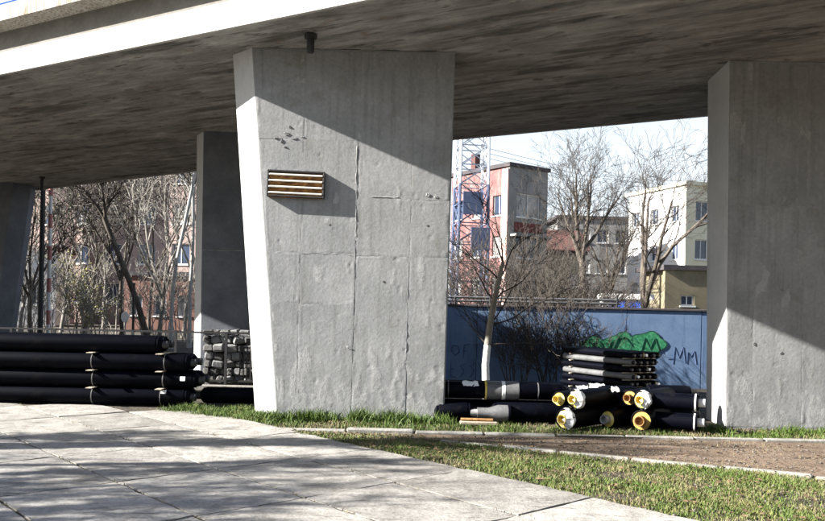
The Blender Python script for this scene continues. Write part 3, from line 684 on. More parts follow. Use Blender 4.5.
# stack of thin pipes behind
sc = P(629, 388, 12.55); th = R(64); axis = Vector((-math.cos(th), math.sin(th), 0)); across = Vector((math.sin(th), math.cos(th), 0))
tr_ = .049; proto = {}
def thin_pipe(kind):
    t = empty('thin_pipe', (0, 0, 0), 'x', 'pipe', 'thin pipes in the rear stack')
    L = 1.75; n = 16; b = MB(); prof = [(.06, tr_ * .8), (0, tr_ * .86), (.002, tr_), (L, tr_), (L + .002, tr_ * .86), (L - .06, tr_ * .8)]
    for (x, rr) in prof:
        for j in range(n): b.v.append((x, rr * math.cos(2 * math.pi * j / n), rr * math.sin(2 * math.pi * j / n)))
    b.f = [(i * n + j, (i + 1) * n + j, (i + 1) * n + (j + 1) % n, i * n + (j + 1) % n) for i in range(len(prof) - 1) for j in range(n)]
    b.build('casing', {'grey': 'grey_plastic'}.get(kind, 'black_plastic'), t, True, False)
    MB().lathe([(.03, tr_ * .82), (.02, tr_ * .4)], n).build('foam_ring', 'black_plastic' if kind != 'light' else 'tan_foam', t, True, False)
    MB().lathe([(0.0, tr_ * .45), (-.05, tr_ * .45), (-.05, tr_ * .3)], 12).build('steel_core', {'red': 'red_plastic', 'light': 'white_plastic'}.get(kind, 'dark_metal'), t, True, False)
    return t
used = set()
names_r = ['lowest', 'second', 'third', 'fourth', 'fifth', 'sixth', 'seventh', 'eighth', 'top']; names_c = ['leftmost', 'second from left', 'middle', 'fourth from left', 'rightmost']
for k in range(9):
    for c in range(5):
        kind = 'grey' if (c == 0 and k in (5, 7)) else ('light' if (k * 3 + c) % 5 == 1 else 'black')
        if kind not in proto: proto[kind] = thin_pipe(kind)
        t = proto[kind] if kind not in used else copy_tree(proto[kind]); used.add(kind)
        t.location = sc + across * (c * .122 + .055) + axis * rnd.uniform(-.05, .06); t.location.z = .052 + k * .114
        t.rotation_euler = (rnd.uniform(0, 6), 0, math.atan2(axis.y, axis.x) + rnd.gauss(0, .006))
        t['label'] = 'thin pipe in rear stack, %s in %s row' % (names_c[c], names_r[k])
for k in range(1, 9):
    for j, d in enumerate((.12, 1.5)):
        p = sc + axis * d + across * .30; p.z = .052 + (k - .5) * .114
        tag(MB().bevbox(p, (.64, .05, .014), .002, Matrix.Rotation(math.atan2(across.y, across.x), 3, 'Z')).build('rack_batten', 'timber'),
            'flat timber batten under the %s row of the rear stack, %s end' % (names_r[k], ('near', 'far')[j]), 'batten', 'battens in the rear thin pipe stack')

# ------------------------------------------------------------------ blue wall with graffiti
YW = 24.6
wt = P(570, 307.5, YW).z
xl, xr = -2.6, 13.5
bw = empty('garden_wall', ((xl + xr) / 2, YW, 0), 'blue painted concrete wall with green graffiti behind the pipes', 'wall')
npan = 7; pw = (xr - xl) / npan
for i in range(npan):
    MB().bevbox((xl + pw * (i + .5), YW + .09 + rnd.gauss(0, .003), wt / 2 - .40), (pw - .012, .18, wt + .72), .012).build('wall_panel', 'wall_paint', bw)
    MB().bevbox((xl + pw * (i + .5), YW + .09, wt - .005), (pw - .008, .27, .07), .012).build('coping', 'dark_roof', bw)
def blob(cx, cy, rx, ry, m, name, depth, seed, lump=.18, k=5):
    r_ = random.Random(seed); n = 30; ph = r_.random() * 6; pts = []
    for i in range(n):
        a = 2 * math.pi * i / n; f = 1 + lump * math.sin(k * a + ph) * .6 + r_.uniform(-.05, .05)
        q = P(cx + rx * f * math.cos(a), cy + ry * f * math.sin(a), YW - depth); pts.append(q)
    c = P(cx, cy, YW - depth); b = MB(); b.add(pts + [c], [(i, (i + 1) % n, n) for i in range(n)]); return b.build(name, m, bw, fix=False)
for i, (cx, cy, rx, ry) in enumerate(((594, 346, 13, 8.5), (608, 347, 11, 8), (623, 343, 13, 10), (648, 344.5, 16.5, 11.5))):
    blob(cx, cy, rx + 1.1, ry + 1.1, 'dark_paint', 'graffiti_outline', .006 + i * .006, 10 + i); blob(cx, cy, rx, ry, 'green_paint', 'graffiti_fill', .009 + i * .006, 10 + i)
def strokes(name, lines, m, depth, wpx=.5):
    b = MB()
    for ln in lines:
        b.tube([P(x, y, YW - depth) for (x, y) in ln], wpx / FPX * YW, 4)
    return b.build(name, m, bw)
strokes('graffiti_stroke', [[(641, 352), (645, 338), (650, 349), (655, 338), (659, 351)], [(612, 350), (618, 338), (625, 337), (632, 346)], [(586, 352), (592, 341), (600, 345), (606, 352)], [(598, 340), (604, 350), (612, 341)]], 'dark_paint', .034, .35)
strokes('graffiti_tag', [[(668, 359), (673, 359)], [(673, 364), (675, 347), (679, 358), (683, 347), (685, 363)], [(687, 364), (688, 352), (691, 357), (694, 351), (696, 364)]], 'scrawl_paint', .004, .4)
strokes('faded_letters', [[(451, 350), (453, 345), (458, 346), (459, 352), (455, 355), (451, 350)], [(463, 358), (464, 345), (470, 344)], [(463, 351), (468, 351)], [(473, 345), (480, 344)], [(476, 345), (477, 358)],
        [(451, 362), (450, 376), (456, 377)], [(451, 369), (455, 369)], [(465, 364), (460, 366), (464, 371), (460, 377)], [(475, 363), (470, 366), (474, 371), (470, 377)], [(478, 363), (481, 369), (484, 362)], [(481, 369), (481, 377)]], 'scrawl_paint', .004, .45)
# two-rail pipe railing above the wall
rp_ = empty('pipe_railing', (P(530, 300, YW + 1).x, YW + 1, wt), 'grey metal pipe railing running above the blue wall', 'railing')
for py0 in (297.5, 301):
    MB().tube([P(430, py0 - 1, YW + 1), P(620, py0 + 3, YW + 1)], .035, 8).build('rail', 'grey_plastic', rp_, True)
for px in (455, 490, 530, 570, 617):
    p = P(px, 301, YW + 1); MB().tube([(p.x, p.y, 0), (p.x, p.y, p.z + .14)], .04, 8).build('post', 'dark_metal', rp_, True)

# ------------------------------------------------------------------ fence, rubble wall
YB = 15.35
fe = empty('metal_fence', (P(225, 390, YB).x, YB, 0), 'thin dark metal fence behind the left pipes', 'fence')
for z, px0, px1 in ((P(225, 333, YB).z, -40, 262), (.16, 190, 262)):
    MB().box(((P(px0, 330, YB).x + P(px1, 330, YB).x) / 2, YB, z), (P(px1, 330, YB).x - P(px0, 330, YB).x, .035, .035)).build('rail', 'dark_metal', fe)
for px in (-30, 12, 55, 90, 133, 176, 226.5):
    p = P(px, 350, YB); MB().box((p.x, YB - .04, .53), (.05, .04, 1.1)).build('post', 'dark_metal', fe)
for px in (240, 243.5, 247, 250.5):
    p = P(px, 350, YB); MB().box((p.x, YB + .03, .46), (.022, .022, .74)).build('bar', 'dark_metal', fe)
MB().box((P(246, 350, YB).x, YB + .055, .80), (.34, .02, .025)).build('top_bar', 'dark_metal', fe)
MB().box((P(246, 350, YB).x, YB + .055, .50), (.34, .02, .025)).build('middle_bar', 'dark_metal', fe)
tag(MB().bevbox((P(225, 390, 15.1).x, 15.15, .045), (1.5, .14, .10), .01).build('kerb', 'kerb_concrete'), kind='structure')
rw = empty('rubble_wall', (P(225, 390, 15.8).x, 15.8, 0), 'low wall of loose grey rubble stones behind the metal fence', 'wall')
xL, xR = P(201, 390, 15.75).x, P(258, 390, 15.75).x
MB().box(((xL + xR) / 2, 16.0, .5), (xR - xL - .06, .22, .94)).build('core', 'dark_patch', rw)
def stone(c, d, r_):
    b = MB(); b.bevbox(c, d, min(d) * .22, Matrix.Rotation(r_.gauss(0, .10), 3, 'Y') @ Matrix.Rotation(r_.gauss(0, .12), 3, 'Z'))
    b.v = [tuple(Vector(v) + Vector((r_.gauss(0, .008), r_.gauss(0, .008), r_.gauss(0, .008)))) for v in b.v]; return b
z = .08
while z < 1.02:
    h_ = rnd.uniform(.11, .17); x = xL + rnd.uniform(0, .05)
    while x < xR:
        w_ = rnd.uniform(.12, .24)
        stone((x + w_ / 2, 15.84 + rnd.gauss(0, .03), z + h_ / 2), (w_ * .96, .2, h_ * .93), rnd).build('stone', rnd.choice(['stone', 'dark_patch', 'dark_patch']), rw); x += w_
    z += h_

# ------------------------------------------------------------------ buildings
def building(label, name, origin, ang, W, Dp, H, wallm, facades, roofm='dark_roof', cat='building', wallm2=None):
    """origin: the corner nearest; front runs along (cos, sin) of ang; side runs back at 90 degrees more."""
    t = empty(name, origin, label, cat, rz=ang)
    MB().box((W / 2, Dp / 2, H / 2), (W - .62, Dp - .62, H - .02)).build('core', wallm, t, world=False)
    for (fd, cols, rows_, ww, wh, z0, st, m_) in facades:
        L = W if fd in ('front', 'back') else Dp
        def loc(u, d, z):
            return {'front': (u, d, z), 'left': (d, L - u, z), 'right': (W - d, u, z)}[fd]
        def bx(b, u0, u1, z0_, z1_, d0, d1):
            a, c = loc(u0, d0, z0_), loc(u1, d1, z1_)
            b.box([(p + q) / 2 for p, q in zip(a, c)], [max(abs(p - q), .001) for p, q in zip(a, c)])
        b = MB(); zs = []; z_ = z0
        for r_ in range(rows_): zs.append(z_); z_ += st
        e0 = .0 if fd == 'front' else .312
        prev = 0
        for z_ in zs: bx(b, e0, L - e0, prev, z_, 0, .3); prev = z_ + wh
        bx(b, e0, L - e0, prev, H, 0, .3)
        cw = L / cols
        for z_ in zs:
            u = e0
            for c in range(cols):
                a = cw * (c + .5) - ww / 2; bx(b, u, a, z_, z_ + wh, .001, .299); u = a + ww
            bx(b, u, L - e0, z_, z_ + wh, .001, .299)
        b.build('facade', m_, t, world=False)
        for z_ in zs:
            for c in range(cols):
                a = cw * (c + .5) - ww / 2
                fr = MB(); w8 = .07
                bx(fr, a, a + w8, z_, z_ + wh, .12, .2); bx(fr, a + ww - w8, a + ww, z_, z_ + wh, .12, .2)
                bx(fr, a + w8, a + ww - w8, z_ + wh - w8, z_ + wh, .12, .2); bx(fr, a + w8, a + ww - w8, z_, z_ + w8, .12, .2)
                bx(fr, a + ww / 2 - .03, a + ww / 2 + .03, z_ + w8, z_ + wh - w8, .121, .199)
                f_ = fr.build('window', 'window_frame', t, world=False)
                pn = MB(); bx(pn, a + w8, a + ww - w8, z_ + w8, z_ + wh - w8, .16, .19); pn.build('pane', 'curtain' if rnd.random() < .35 else 'glass', f_, world=False)
                sl_ = MB(); bx(sl_, a - .08, a + ww + .08, z_ - .09, z_ - .005, -.08, .0 - .002); sl_.build('sill', 'window_frame', f_, world=False)
    MB().box((W / 2, Dp / 2, H + .14), (W + .3, Dp + .3, .28)).build('roof', roofm, t, world=False)
    return t
c1 = P(507, 300, 58)
H1 = P(507, 166, 58).z
h1 = building('red rendered house with a flat dark roof and brick chimney behind the blue wall', 'red_house', (c1.x, 58, 0), R(36), 3.9, 7.0, H1, 'red_render',
    [('front', 1, 3, 2.4, 1.75, 2.6, 3.0, 'grey_render'), ('left', 3, 3, 1.2, 1.5, 2.7, 3.0, 'red_render')])
MB().box((1.95, -.03, 7.85), (2.8, .05, .7)).build('maroon_panel', 'maroon_panel', h1, world=False)
MB().box((1.95, -.35, 7.2), (3.7, .7, .16)).build('balcony_slab', 'grey_render', h1, world=False)
MB().box((-.08, .35, H1 / 2), (.14, .62, H1 - .3)).build('corner_pier', 'pink_render', h1, world=False)
MB().box((-.0 + .8, 4.8, H1 + .95), (.5, .5, 1.4)).build('chimney', 'roof_tile', h1, world=False)
c2 = P(556, 300, 76); H2 = P(600, 219, 76).z
building('grey flat roofed block with small windows between the bare trees', 'grey_block', (c2.x, 76, 0), R(2), P(648, 300, 76).x - c2.x, 8, H2, 'grey_render',
    [('front', 5, 3, 1.1, 1.25, 2.6, 2.9, 'grey_render')])
c2b = P(557, 300, 70)
hb = building('low house with red tiled roof in front of the grey block', 'low_house', (c2b.x - 3.5, 68, 0), R(4), 5.6, 6, 6.6, 'olive_render', [('front', 3, 2, 1.0, 1.2, 1.2, 2.7, 'olive_render')])
b = MB(); b.prism([(-.3, -.4, 6.9), (5.9, -.4, 6.9), (5.9, 3, 8.9), (-.3, 3, 8.9)], (0, 0, .12)); b.prism([(-.3, 6.4, 6.9), (5.9, 6.4, 6.9), (5.9, 3.01, 8.9), (-.3, 3.01, 8.9)], (0, 0, .12)); b.prism([(-.1, -.1, 6.88), (-.1, 3, 8.85), (-.1, 6.1, 6.88)], (5.8, 0, 0))
b.build('tiled_roof', 'roof_tile', hb, world=False)
c3 = P(684, 300, 60); H3 = P(660, 184, 60).z
h3 = building('tall white house with a yellow end wall next to the right pillar', 'white_house', (c3.x, 60, 0), R(20), 9, 7.5, H3, 'white_render',
    [('front', 3, 3, 1.2, 1.5, 3.0, 2.9, 'yellow_render'), ('left', 3, 3, .9, 1.2, 3.0, 2.9, 'white_render')], 'yellow_render')
c4 = P(676, 300, 44)
building('low brown shed with mossy wall beside the right pillar', 'brown_shed', (c4.x, 46, 0), R(6), 5.5, 4, P(690, 265, 46).z - .3, 'brown_render', [('front', 2, 1, .8, .6, 2.2, 2, 'brown_render')], cat='shed')
c5 = P(613, 300, 40)
gg = building('low white garage with blue doors just above the blue wall', 'white_garage', (c5.x, 42, 0), R(-10), 2.4, 4, P(625, 294, 42).z - .28, 'white_render', [('left', 1, 1, .6, .5, 1.6, 1, 'white_render')], 'white_render', cat='garage')
for i in range(2): MB().bevbox((.7 + i * 1.0, -.0, 1.2), (.8, .08, 2.2), .01).build('door', 'rail_blue', gg, world=False)
# left side
cl = P(-30, 300, 66)
building('long brick red apartment block behind the bare trees on the left', 'apartment_block', (cl.x, 66, 0), R(-14), P(215, 300, 64).x - cl.x, 10, 17.5, 'brick_render',
    [('front', 7, 5, 1.5, 1.6, 1.6, 3.1, 'brick_render')])
ct = P(48, 300, 60)
building('narrow pink stair tower behind the bare trees on the left', 'stair_tower', (ct.x, 60, 0), R(10), 1.5, 3.5, 16.5, 'pink_render', [('front', 1, 5, .7, 1.0, 2.0, 3.0, 'pink_render')], cat='tower')
cq = P(8, 300, 50)
building('small cream house between the leaning pillar and the trees', 'cream_house', (cq.x - 3, 52, 0), R(8), 4.8, 5, 5.0, 'yellow_render', [('front', 2, 1, 1.0, 1.2, 1.4, 3, 'white_render')], 'roof_tile', cat='house')
ch = P(112, 300, 48)
building('low brick red house with one window behind the lamp pole', 'brick_house', (ch.x, 50, 0), R(-4), 4.6, 5, P(150, 276, 50).z, 'brick_house_render', [('front', 3, 1, .8, 1.3, .9, 3, 'brick_house_render')], 'dark_roof', cat='house')

# lattice mast
mz = 15.5; Ym = 46; mx0, mx1 = P(456, 200, Ym).x, P(486, 200, Ym).x
ms = empty('lattice_mast', ((mx0 + mx1) / 2, Ym, 0), 'tall steel lattice mast, blue below and pale grey above, beside the middle pillar', 'mast', rz=R(8))
hw = (mx1 - mx0) / 2; zs = [0]; zb = P(470, 186, Ym).z
while zs[-1] < mz: zs.append(zs[-1] + 1.1)
def rad(z): return hw * (1.05 - .012 * z)
for part, z0, z1, m_, k_ in (('lower', 0, zb, 'mast_blue', 1), ('upper', zb, zs[-1], 'mast_grey', 0)):
    for sx, sy in ((-1, -1), (1, -1), (1, 1), (-1, 1)):
        MB().tube([(sx * rad(z0), sy * rad(z0), z0), (sx * rad(z1), sy * rad(z1), z1)], .085, 6).build('leg', m_, ms, world=False)
    b = MB()
    for a, c in zip(zs, zs[1:]):
        if not (z0 <= (a + c) / 2 < z1): continue
        for (p, q) in (((-1, -1), (1, -1)), ((1, -1), (1, 1)), ((1, 1), (-1, 1)), ((-1, 1), (-1, -1))):
            b.tube([(p[0] * rad(a), p[1] * rad(a), a), (q[0] * rad(c), q[1] * rad(c), c)], .035, 4); b.tube([(q[0] * rad(a), q[1] * rad(a), a), (p[0] * rad(c), p[1] * rad(c), c)], .035, 4)
            b.tube([(p[0] * rad(a), p[1] * rad(a), a), (q[0] * rad(a), q[1] * rad(a), a)], .04, 4)
    b.build('bracing', m_, ms, world=False)
for i in range(2):                                      # sheet panels hung on the lower part
    MB().bevbox((-.1 + i * .5, -rad(7) - .08, zb - 1.1 - i * 2.0), (1.1, .05, 1.3), .01).build('panel', 'mast_blue', ms, world=False)
b = MB()
for i in range(3):
    a, c = P(487, 148 + i * 5, Ym), P(740, 178 + i * 3, 66)
    b.tube([a.lerp(c, k / 12) - Vector((0, 0, .9 * math.sin(math.pi * k / 12))) for k in range(13)], .012, 4)
tag(b.build('overhead_wires', 'dark_metal'), 'thin overhead wires crossing the pale sky', 'wires')

# ------------------------------------------------------------------ trees
def wander(r_, p, d, L, r0, r1, n, jit, up):
    pts = [Vector(p)]; rs = [r0]; d = Vector(d).normalized()
    for i in range(n):
        d = (d + Vector((r_.gauss(0, jit), r_.gauss(0, jit), r_.gauss(0, jit) + up))).normalized()
        pts.append(pts[-1] + d * L / n); rs.append(r0 + (r1 - r0) * (i + 1) / n)
    return pts, rs, d
def branches(r_, b, p, d, L, r0, lev, lv, up, rmin, spread=.8, kids=(5, 4, 4, 3)):
    pts, rs, de = wander(r_, p, d, L, r0, max(r0 * .35, rmin), 4, .16, up)
    b.tube(pts, rs, 5 if r0 > .05 else 3, cap=False)
    if lev >= lv: return
    for k in range(kids[min(lev, len(kids) - 1)]):
        f = r_.uniform(.25, 1) if k else 1.0
        i = min(3, int(f * 4)); q = pts[i].lerp(pts[i + 1], f * 4 - i); base = (pts[i + 1] - pts[i]).normalized()
        side = Vector((r_.gauss(0, 1), r_.gauss(0, 1), r_.gauss(0, .6))); side = (side - base * side.dot(base)).normalized()
        nd = base + side * r_.uniform(.35, 1.0) * spread
        branches(r_, b, q, nd, L * r_.uniform(.5, .75), max(rs[i] * .55, rmin), lev + 1, lv, up, rmin, spread, kids)
def tree(name, label, base, h, r0, seed, lv=4, dirs=None, trunk_f=.35, rmin=.01, up=.05, spread=.8, tm='bark', cm='twig', group=None, lean=(0, 0), kids=(5, 5, 4, 3), nl=6, cat='tree', leaves=None, dens=.6):
    r_ = random.Random(seed); base = Vector(base)
    t = empty(name, base, label, cat, group)
    pts, rs, de = wander(r_, base - Vector((0, 0, .1)), (lean[0], lean[1], 1), h * trunk_f, r0, r0 * .75, 6, .05, .03)
    rs[0] *= 1.35
    MB().tube(pts, rs, 9).build('trunk', tm, t, True)
    cr = MB()
    if dirs is None:
        dirs = []
        for k in range(nl):
            a = 2 * math.pi * k / nl + r_.uniform(-.4, .4); dirs.append((math.cos(a) * .55 * spread, math.sin(a) * .55 * spread, 1))
    for k, dd in enumerate(dirs):
        q = pts[-1] if k < 3 else pts[-2].lerp(pts[-1], r_.random())
        L = h * (1 - trunk_f) * r_.uniform(.55, .75)
        lp, lr_, d2 = wander(r_, q - Vector(dd).normalized() * r0 * .3, dd, L, r0 * .55, r0 * .2, 6, .10, up)
        MB().tube(lp, lr_, 7).build('limb', tm, t, True)
        for j in range(2, 7):
            for m in range((1 + (r_.random() < dens)) if j < 6 else 3):
                base_d = (lp[j] - lp[j - 1]).normalized(); side = Vector((r_.gauss(0, 1), r_.gauss(0, 1), r_.gauss(0, .5)))
                side = (side - base_d * side.dot(base_d)).normalized()
                branches(r_, cr, lp[j], base_d + side * r_.uniform(.3, .9), L * r_.uniform(.25, .48), max(lr_[j] * .55, rmin), 1, lv, up, rmin, .8, kids)
    cr.build('crown', cm, t, fix=False)
    if leaves:
        m_, n_, rad_, zc = leaves; lb_ = MB()
        vsrc = cr.v
        for _ in range(n_):
            v = Vector(vsrc[r_.randrange(len(vsrc))]) + Vector((r_.gauss(0, .06), r_.gauss(0, .06), r_.gauss(0, .06))); s_ = r_.uniform(.5, 1.2) * rad_
            a = Vector((r_.gauss(0, 1), r_.gauss(0, 1), r_.gauss(0, 1))).normalized(); c = a.orthogonal().normalized()
            lb_.add([v - a * s_, v + c * s_ * .6, v + a * s_, v - c * s_ * .6], [(0, 1, 2, 3)])
        lb_.build('leaves', m_, t, fix=False)
    return t
def bush(label, base, h, seed, stems=14, cm='twig', group=None, rmin=.012, lv=3, leaves=None, wide=.55, kids=(5, 4, 3), cat='bush', name='bare_bush'):
    r_ = random.Random(seed); t = empty(name, base, label, cat, group); b = MB()
    for k in range(stems):
        a = r_.random() * 6.28; q = Vector(base) + Vector((math.cos(a) * r_.random() * h * .18, math.sin(a) * r_.random() * h * .18, -.05))
        branches(r_, b, q, (math.cos(a) * wide * r_.random(), math.sin(a) * wide * r_.random(), 1), h * r_.uniform(.5, .8), .05 * h / 4, 0, lv, .06, rmin, .75, kids)
    b.build('stems', cm, t, fix=False)
    if leaves:
        m_, n_, s0 = leaves; lb_ = MB()
        for _ in range(n_):
            v = Vector(b.v[r_.randrange(len(b.v))]) + Vector((r_.gauss(0, .05), r_.gauss(0, .05), r_.gauss(0, .05))); s_ = r_.uniform(.5, 1.2) * s0
            a = Vector((r_.gauss(0, 1), r_.gauss(0, 1), r_.gauss(0, 1))).normalized(); c = a.orthogonal().normalized()
            lb_.add([v - a * s_, v + c * s_ * .6, v + a * s_, v - c * s_ * .6], [(0, 1, 2, 3)])
        lb_.build('leaves', m_, t, fix=False)
    return t
# the V shaped tree at the right
vt = P(651, 300, 33)
tree('bare_tree', 'big bare tree with a dark V shaped trunk against the white house', (vt.x, 33, 0), 9.3, .20, 5, lv=4,
     dirs=[(-.22, .1, 1), (.42, -.1, 1), (.18, .3, 1.1), (-.05, -.3, 1.1)], trunk_f=.24, rmin=.006, up=.02, tm='bark', cm='twig', kids=(3, 3, 3, 3))
nt_ = P(588, 300, 40)
tree('bare_tree', 'tall rounded bare tree standing above the grey block', (nt_.x, 40, 0), 10.6, .2, 11, lv=4, trunk_f=.45, rmin=.0065, up=.04, cm='twig', kids=(3, 3, 3, 3), nl=7)
n2 = P(549, 300, 50)
tree('bare_tree', 'thin bare tree behind the roof edge of the red house', (n2.x, 62, 0), 11.5, .16, 21, lv=4, trunk_f=.4, rmin=.007, cm='twig', nl=6, kids=(3, 3, 3, 3))
n3 = P(612, 300, 48)
tree('bare_tree', 'slim bare tree between the rounded one and the V shaped one', (n3.x, 50, 0), 9.6, .16, 23, lv=4, trunk_f=.35, rmin=.007, cm='twig', nl=6, kids=(3, 3, 3, 3))
n4 = P(494, 300, 30)
# young tree with a limewashed trunk, under the far side of the bridge
yb = G(486, 403); yb = P(486, 402, 14.4); yb.z = 0
yt = empty('young_tree', yb, 'young tree with white limewashed lower trunk behind the black pipes', 'tree')
tp = [P(486.5, 400, 14.4), P(486, 385, 14.4), P(485.5, 365, 14.4), P(487.5, 345, 14.4), P(490, 325, 14.4), P(494.5, 300, 14.4), P(499, 280, 14.4), P(503, 262, 14.4)]
tp[0].z = -.05
rs = [.075, .072, .066, .062, .058, .05, .042, .034]
MB().tube(tp[:4], rs[:4], 12).build('limewashed_trunk', 'limewash', yt, True)
MB().tube(tp[3:], rs[3:], 12).build('trunk', 'pale_bark', yt, True)
cr = MB(); r_ = random.Random(4)
for k, (i, dd) in enumerate(((3, (-.6, .2, .7)), (4, (.7, .2, .8)), (5, (-.9, 0, .7)), (5, (.8, -.2, .6)), (6, (-.7, .3, .9)), (6, (.5, .3, .9)), (7, (-.35, 0, 1)), (7, (.3, .2, 1)), (4, (.9, .1, .2)), (3, (.8, -.1, .25)))):
    branches(r_, cr, tp[i], dd, .85, .02, 0, 3, .0, .0035, .8, (3, 3, 2))
cr.build('crown', 'twig', yt, fix=False)
# brush behind the blue wall
for i, (px, Y, h_, st) in enumerate(((462, 30, 4.6, 12), (482, 34, 5.4, 14), (505, 29, 4.5, 14), (524, 33, 5.3, 16), (545, 30, 4.6, 14), (566, 34, 5.0, 14), (584, 29, 3.8, 12), (604, 31, 3.7, 12), (625, 36, 3.6, 10))):
    p = P(px, 300, Y)
    bush('tangled bare shrub behind the blue wall, %s' % ('leftmost below the mast', 'second from the mast', 'in front of the red house', 'below the maroon panel', 'right of the red house', 'left of the rounded tree', 'below the rounded tree', 'in front of the grey block', 'left of the V shaped tree')[i],
         (p.x, Y, 0), h_ * .72, 40 + i, int(st * .9), 'twig', 'bare shrubs behind the blue wall', kids=(4, 3, 3), rmin=.008)
# shrubs in front of the wall, drooping dry stems
for i, (px, Y, h_) in enumerate(((520, 23.6, 2.2), (548, 23.4, 2.4), (572, 23.7, 1.9))):
    p = P(px, 300, Y); bush('dry shrub growing against the blue wall, %s' % ('nearest the young tree', 'middle one', 'nearest the green graffiti')[i], (p.x, Y, -.62), h_ * .95, 70 + i, 9, 'twig', 'dry shrubs against the blue wall', rmin=.006)
# left thicket
lt = [(20, 40, 8, 'pale_twig', 'ivy clad bare tree beside the leaning pillar'), (33, 31, 7.5, 'twig', 'dark bare tree left of the pink stair tower'), (62, 44, 11, 'pale_twig', 'tall pale twigged tree right of the pink stair tower'),
      (84, 38, 10, 'twig', 'bushy bare tree above the yellow bush'), (104, 46, 12, 'pale_twig', 'high pale crowned tree in the middle of the left opening'), (122, 36, 9.5, 'twig', 'bare tree left of the leaning dark trunk'),
      (160, 34, 9.5, 'pale_twig', 'forked bare tree with many trunks near the dim pillar'), (150, 44, 12, 'twig', 'tall bare tree behind the birch'), (184, 40, 11, 'pale_twig', 'bare tree closest to the dim pillar')]
for i, (px, Y, h_, cm, lb_) in enumerate(lt):
    p = P(px, 300, Y)
    tree('bare_tree', lb_, (p.x, Y, 0), h_, .075 + .003 * h_, 100 + i, lv=3, trunk_f=.22 + .05 * (i % 3), rmin=.013, spread=.75, tm='bark' if i % 2 else 'pale_bark', cm=cm, nl=5, kids=(4, 3, 3), lean=((.1, 0), (-.06, 0), (.03, 0))[i % 3],
         leaves=('ivy_leaf', 500, .06, 0) if i in (1, 3) else None, dens=.5)
bt = P(168, 300, 29.5)
for i, (px, lean_, lb_) in enumerate(((171, -.02, 'white birch trunk rising beside the dim pillar'), (182, .05, 'slanting white birch trunk next to the dim pillar'))):
    p = P(px, 330, 29.5)
    tree('birch_tree', lb_, (p.x, 29.5 + i, 0), 9 - i, .075, 150 + i, lv=3, trunk_f=.75, rmin=.01, tm='birch_bark', cm='twig', nl=5, kids=(4, 4, 3), lean=(lean_, 0), group='birches by the dim pillar')
p = P(152, 330, 30)
tree('leaning_tree', 'dark leaning trunk crossing the left opening from upper left', (p.x, 30, 0), 7.5, .12, 160, lv=3, trunk_f=.7, rmin=.012, lean=(-.42, 0), nl=4, kids=(4, 4, 3))
p = P(80, 320, 36)
bush('yellow green bush coming into leaf in the left opening', (p.x, 36, 0), 2.6, 170, 9, 'pale_twig', leaves=('yellow_leaf', 1300, .045), name='leafy_bush')
for i, (px, Y, h_, cm) in enumerate(((15, 34, 3.0, 'pale_twig'), (34, 29, 3.0, 'twig'), (55, 38, 3.6, 'pale_twig'), (100, 33, 3.4, 'twig'), (118, 40, 4.0, 'pale_twig'), (146, 32, 3.2, 'twig'), (172, 33, 3.4, 'pale_twig'), (192, 31, 3.2, 'twig'))):
    p = P(px, 320, Y); bush('bare shrub in the left opening, %s' % ('beside the leaning pillar', 'under the striped pole', 'left of the yellow bush', 'right of the yellow bush', 'in front of the brick red house', 'under the leaning trunk', 'between the birches', 'against the dim pillar')[i], (p.x, Y, 0), h_ * .75, 180 + i, 6, 'pale_twig', 'bare shrubs in the left opening', kids=(3, 3, 3), rmin=.008)
# poles on the left
def pole(px, Y, top_py, r0, label, name, m_, cat):
    p = P(px, 330, Y); z1 = P(px, top_py, Y).z; t = empty(name, (p.x, Y, 0), label, cat)
    MB().tube([(p.x, Y, -.05), (p.x, Y, z1)], [r0, r0 * .8], 10).build('shaft', m_, t, True); return t, p, z1
t, p, z1 = pole(48, 28.6, 170, .07, 'red and white banded pole left of the bare trees', 'banded_pole', 'white_plastic', 'pole')
k = .8
while k < z1 - .6:
    MB().tube([(p.x, 28.6, k), (p.x, 28.6, k + .5)], .074, 12).build('red_band', 'faded_red', t, True); k += 1.15
t, p, z1 = pole(40, 28.4, 150, .10, 'tall black utility pole next to the banded pole', 'utility_pole', 'dark_metal', 'pole')
MB().tube([(p.x - .5, 28.4, z1 - .8), (p.x + .5, 28.4, z1 - .8)], .05, 8).build('cross_arm', 'dark_metal', t, True)
t, p, z1 = pole(133, 29, 285, .05, 'short dark post beside the white round sign', 'post', 'dark_metal', 'post')
MB().lathe([(0, .06), (.05, .06), (.08, .02)], 12, 'z', (p.x, 29, z1)).build('cap', 'dark_metal', t, True)
t, p, z1 = pole(125, 28.8, 322, .03, 'round pale sign on a thin post before the brick red house', 'road_sign', 'steel', 'sign')
b = MB(); n = 20; c = P(125, 317, 28.75)
b.prism([(c.x + .14 * math.cos(6.2832 * i / n), 28.74, c.z + .19 * math.sin(6.2832 * i / n)) for i in range(n)], (0, .02, 0)); b.build('sign_plate', 'white_plastic', t)
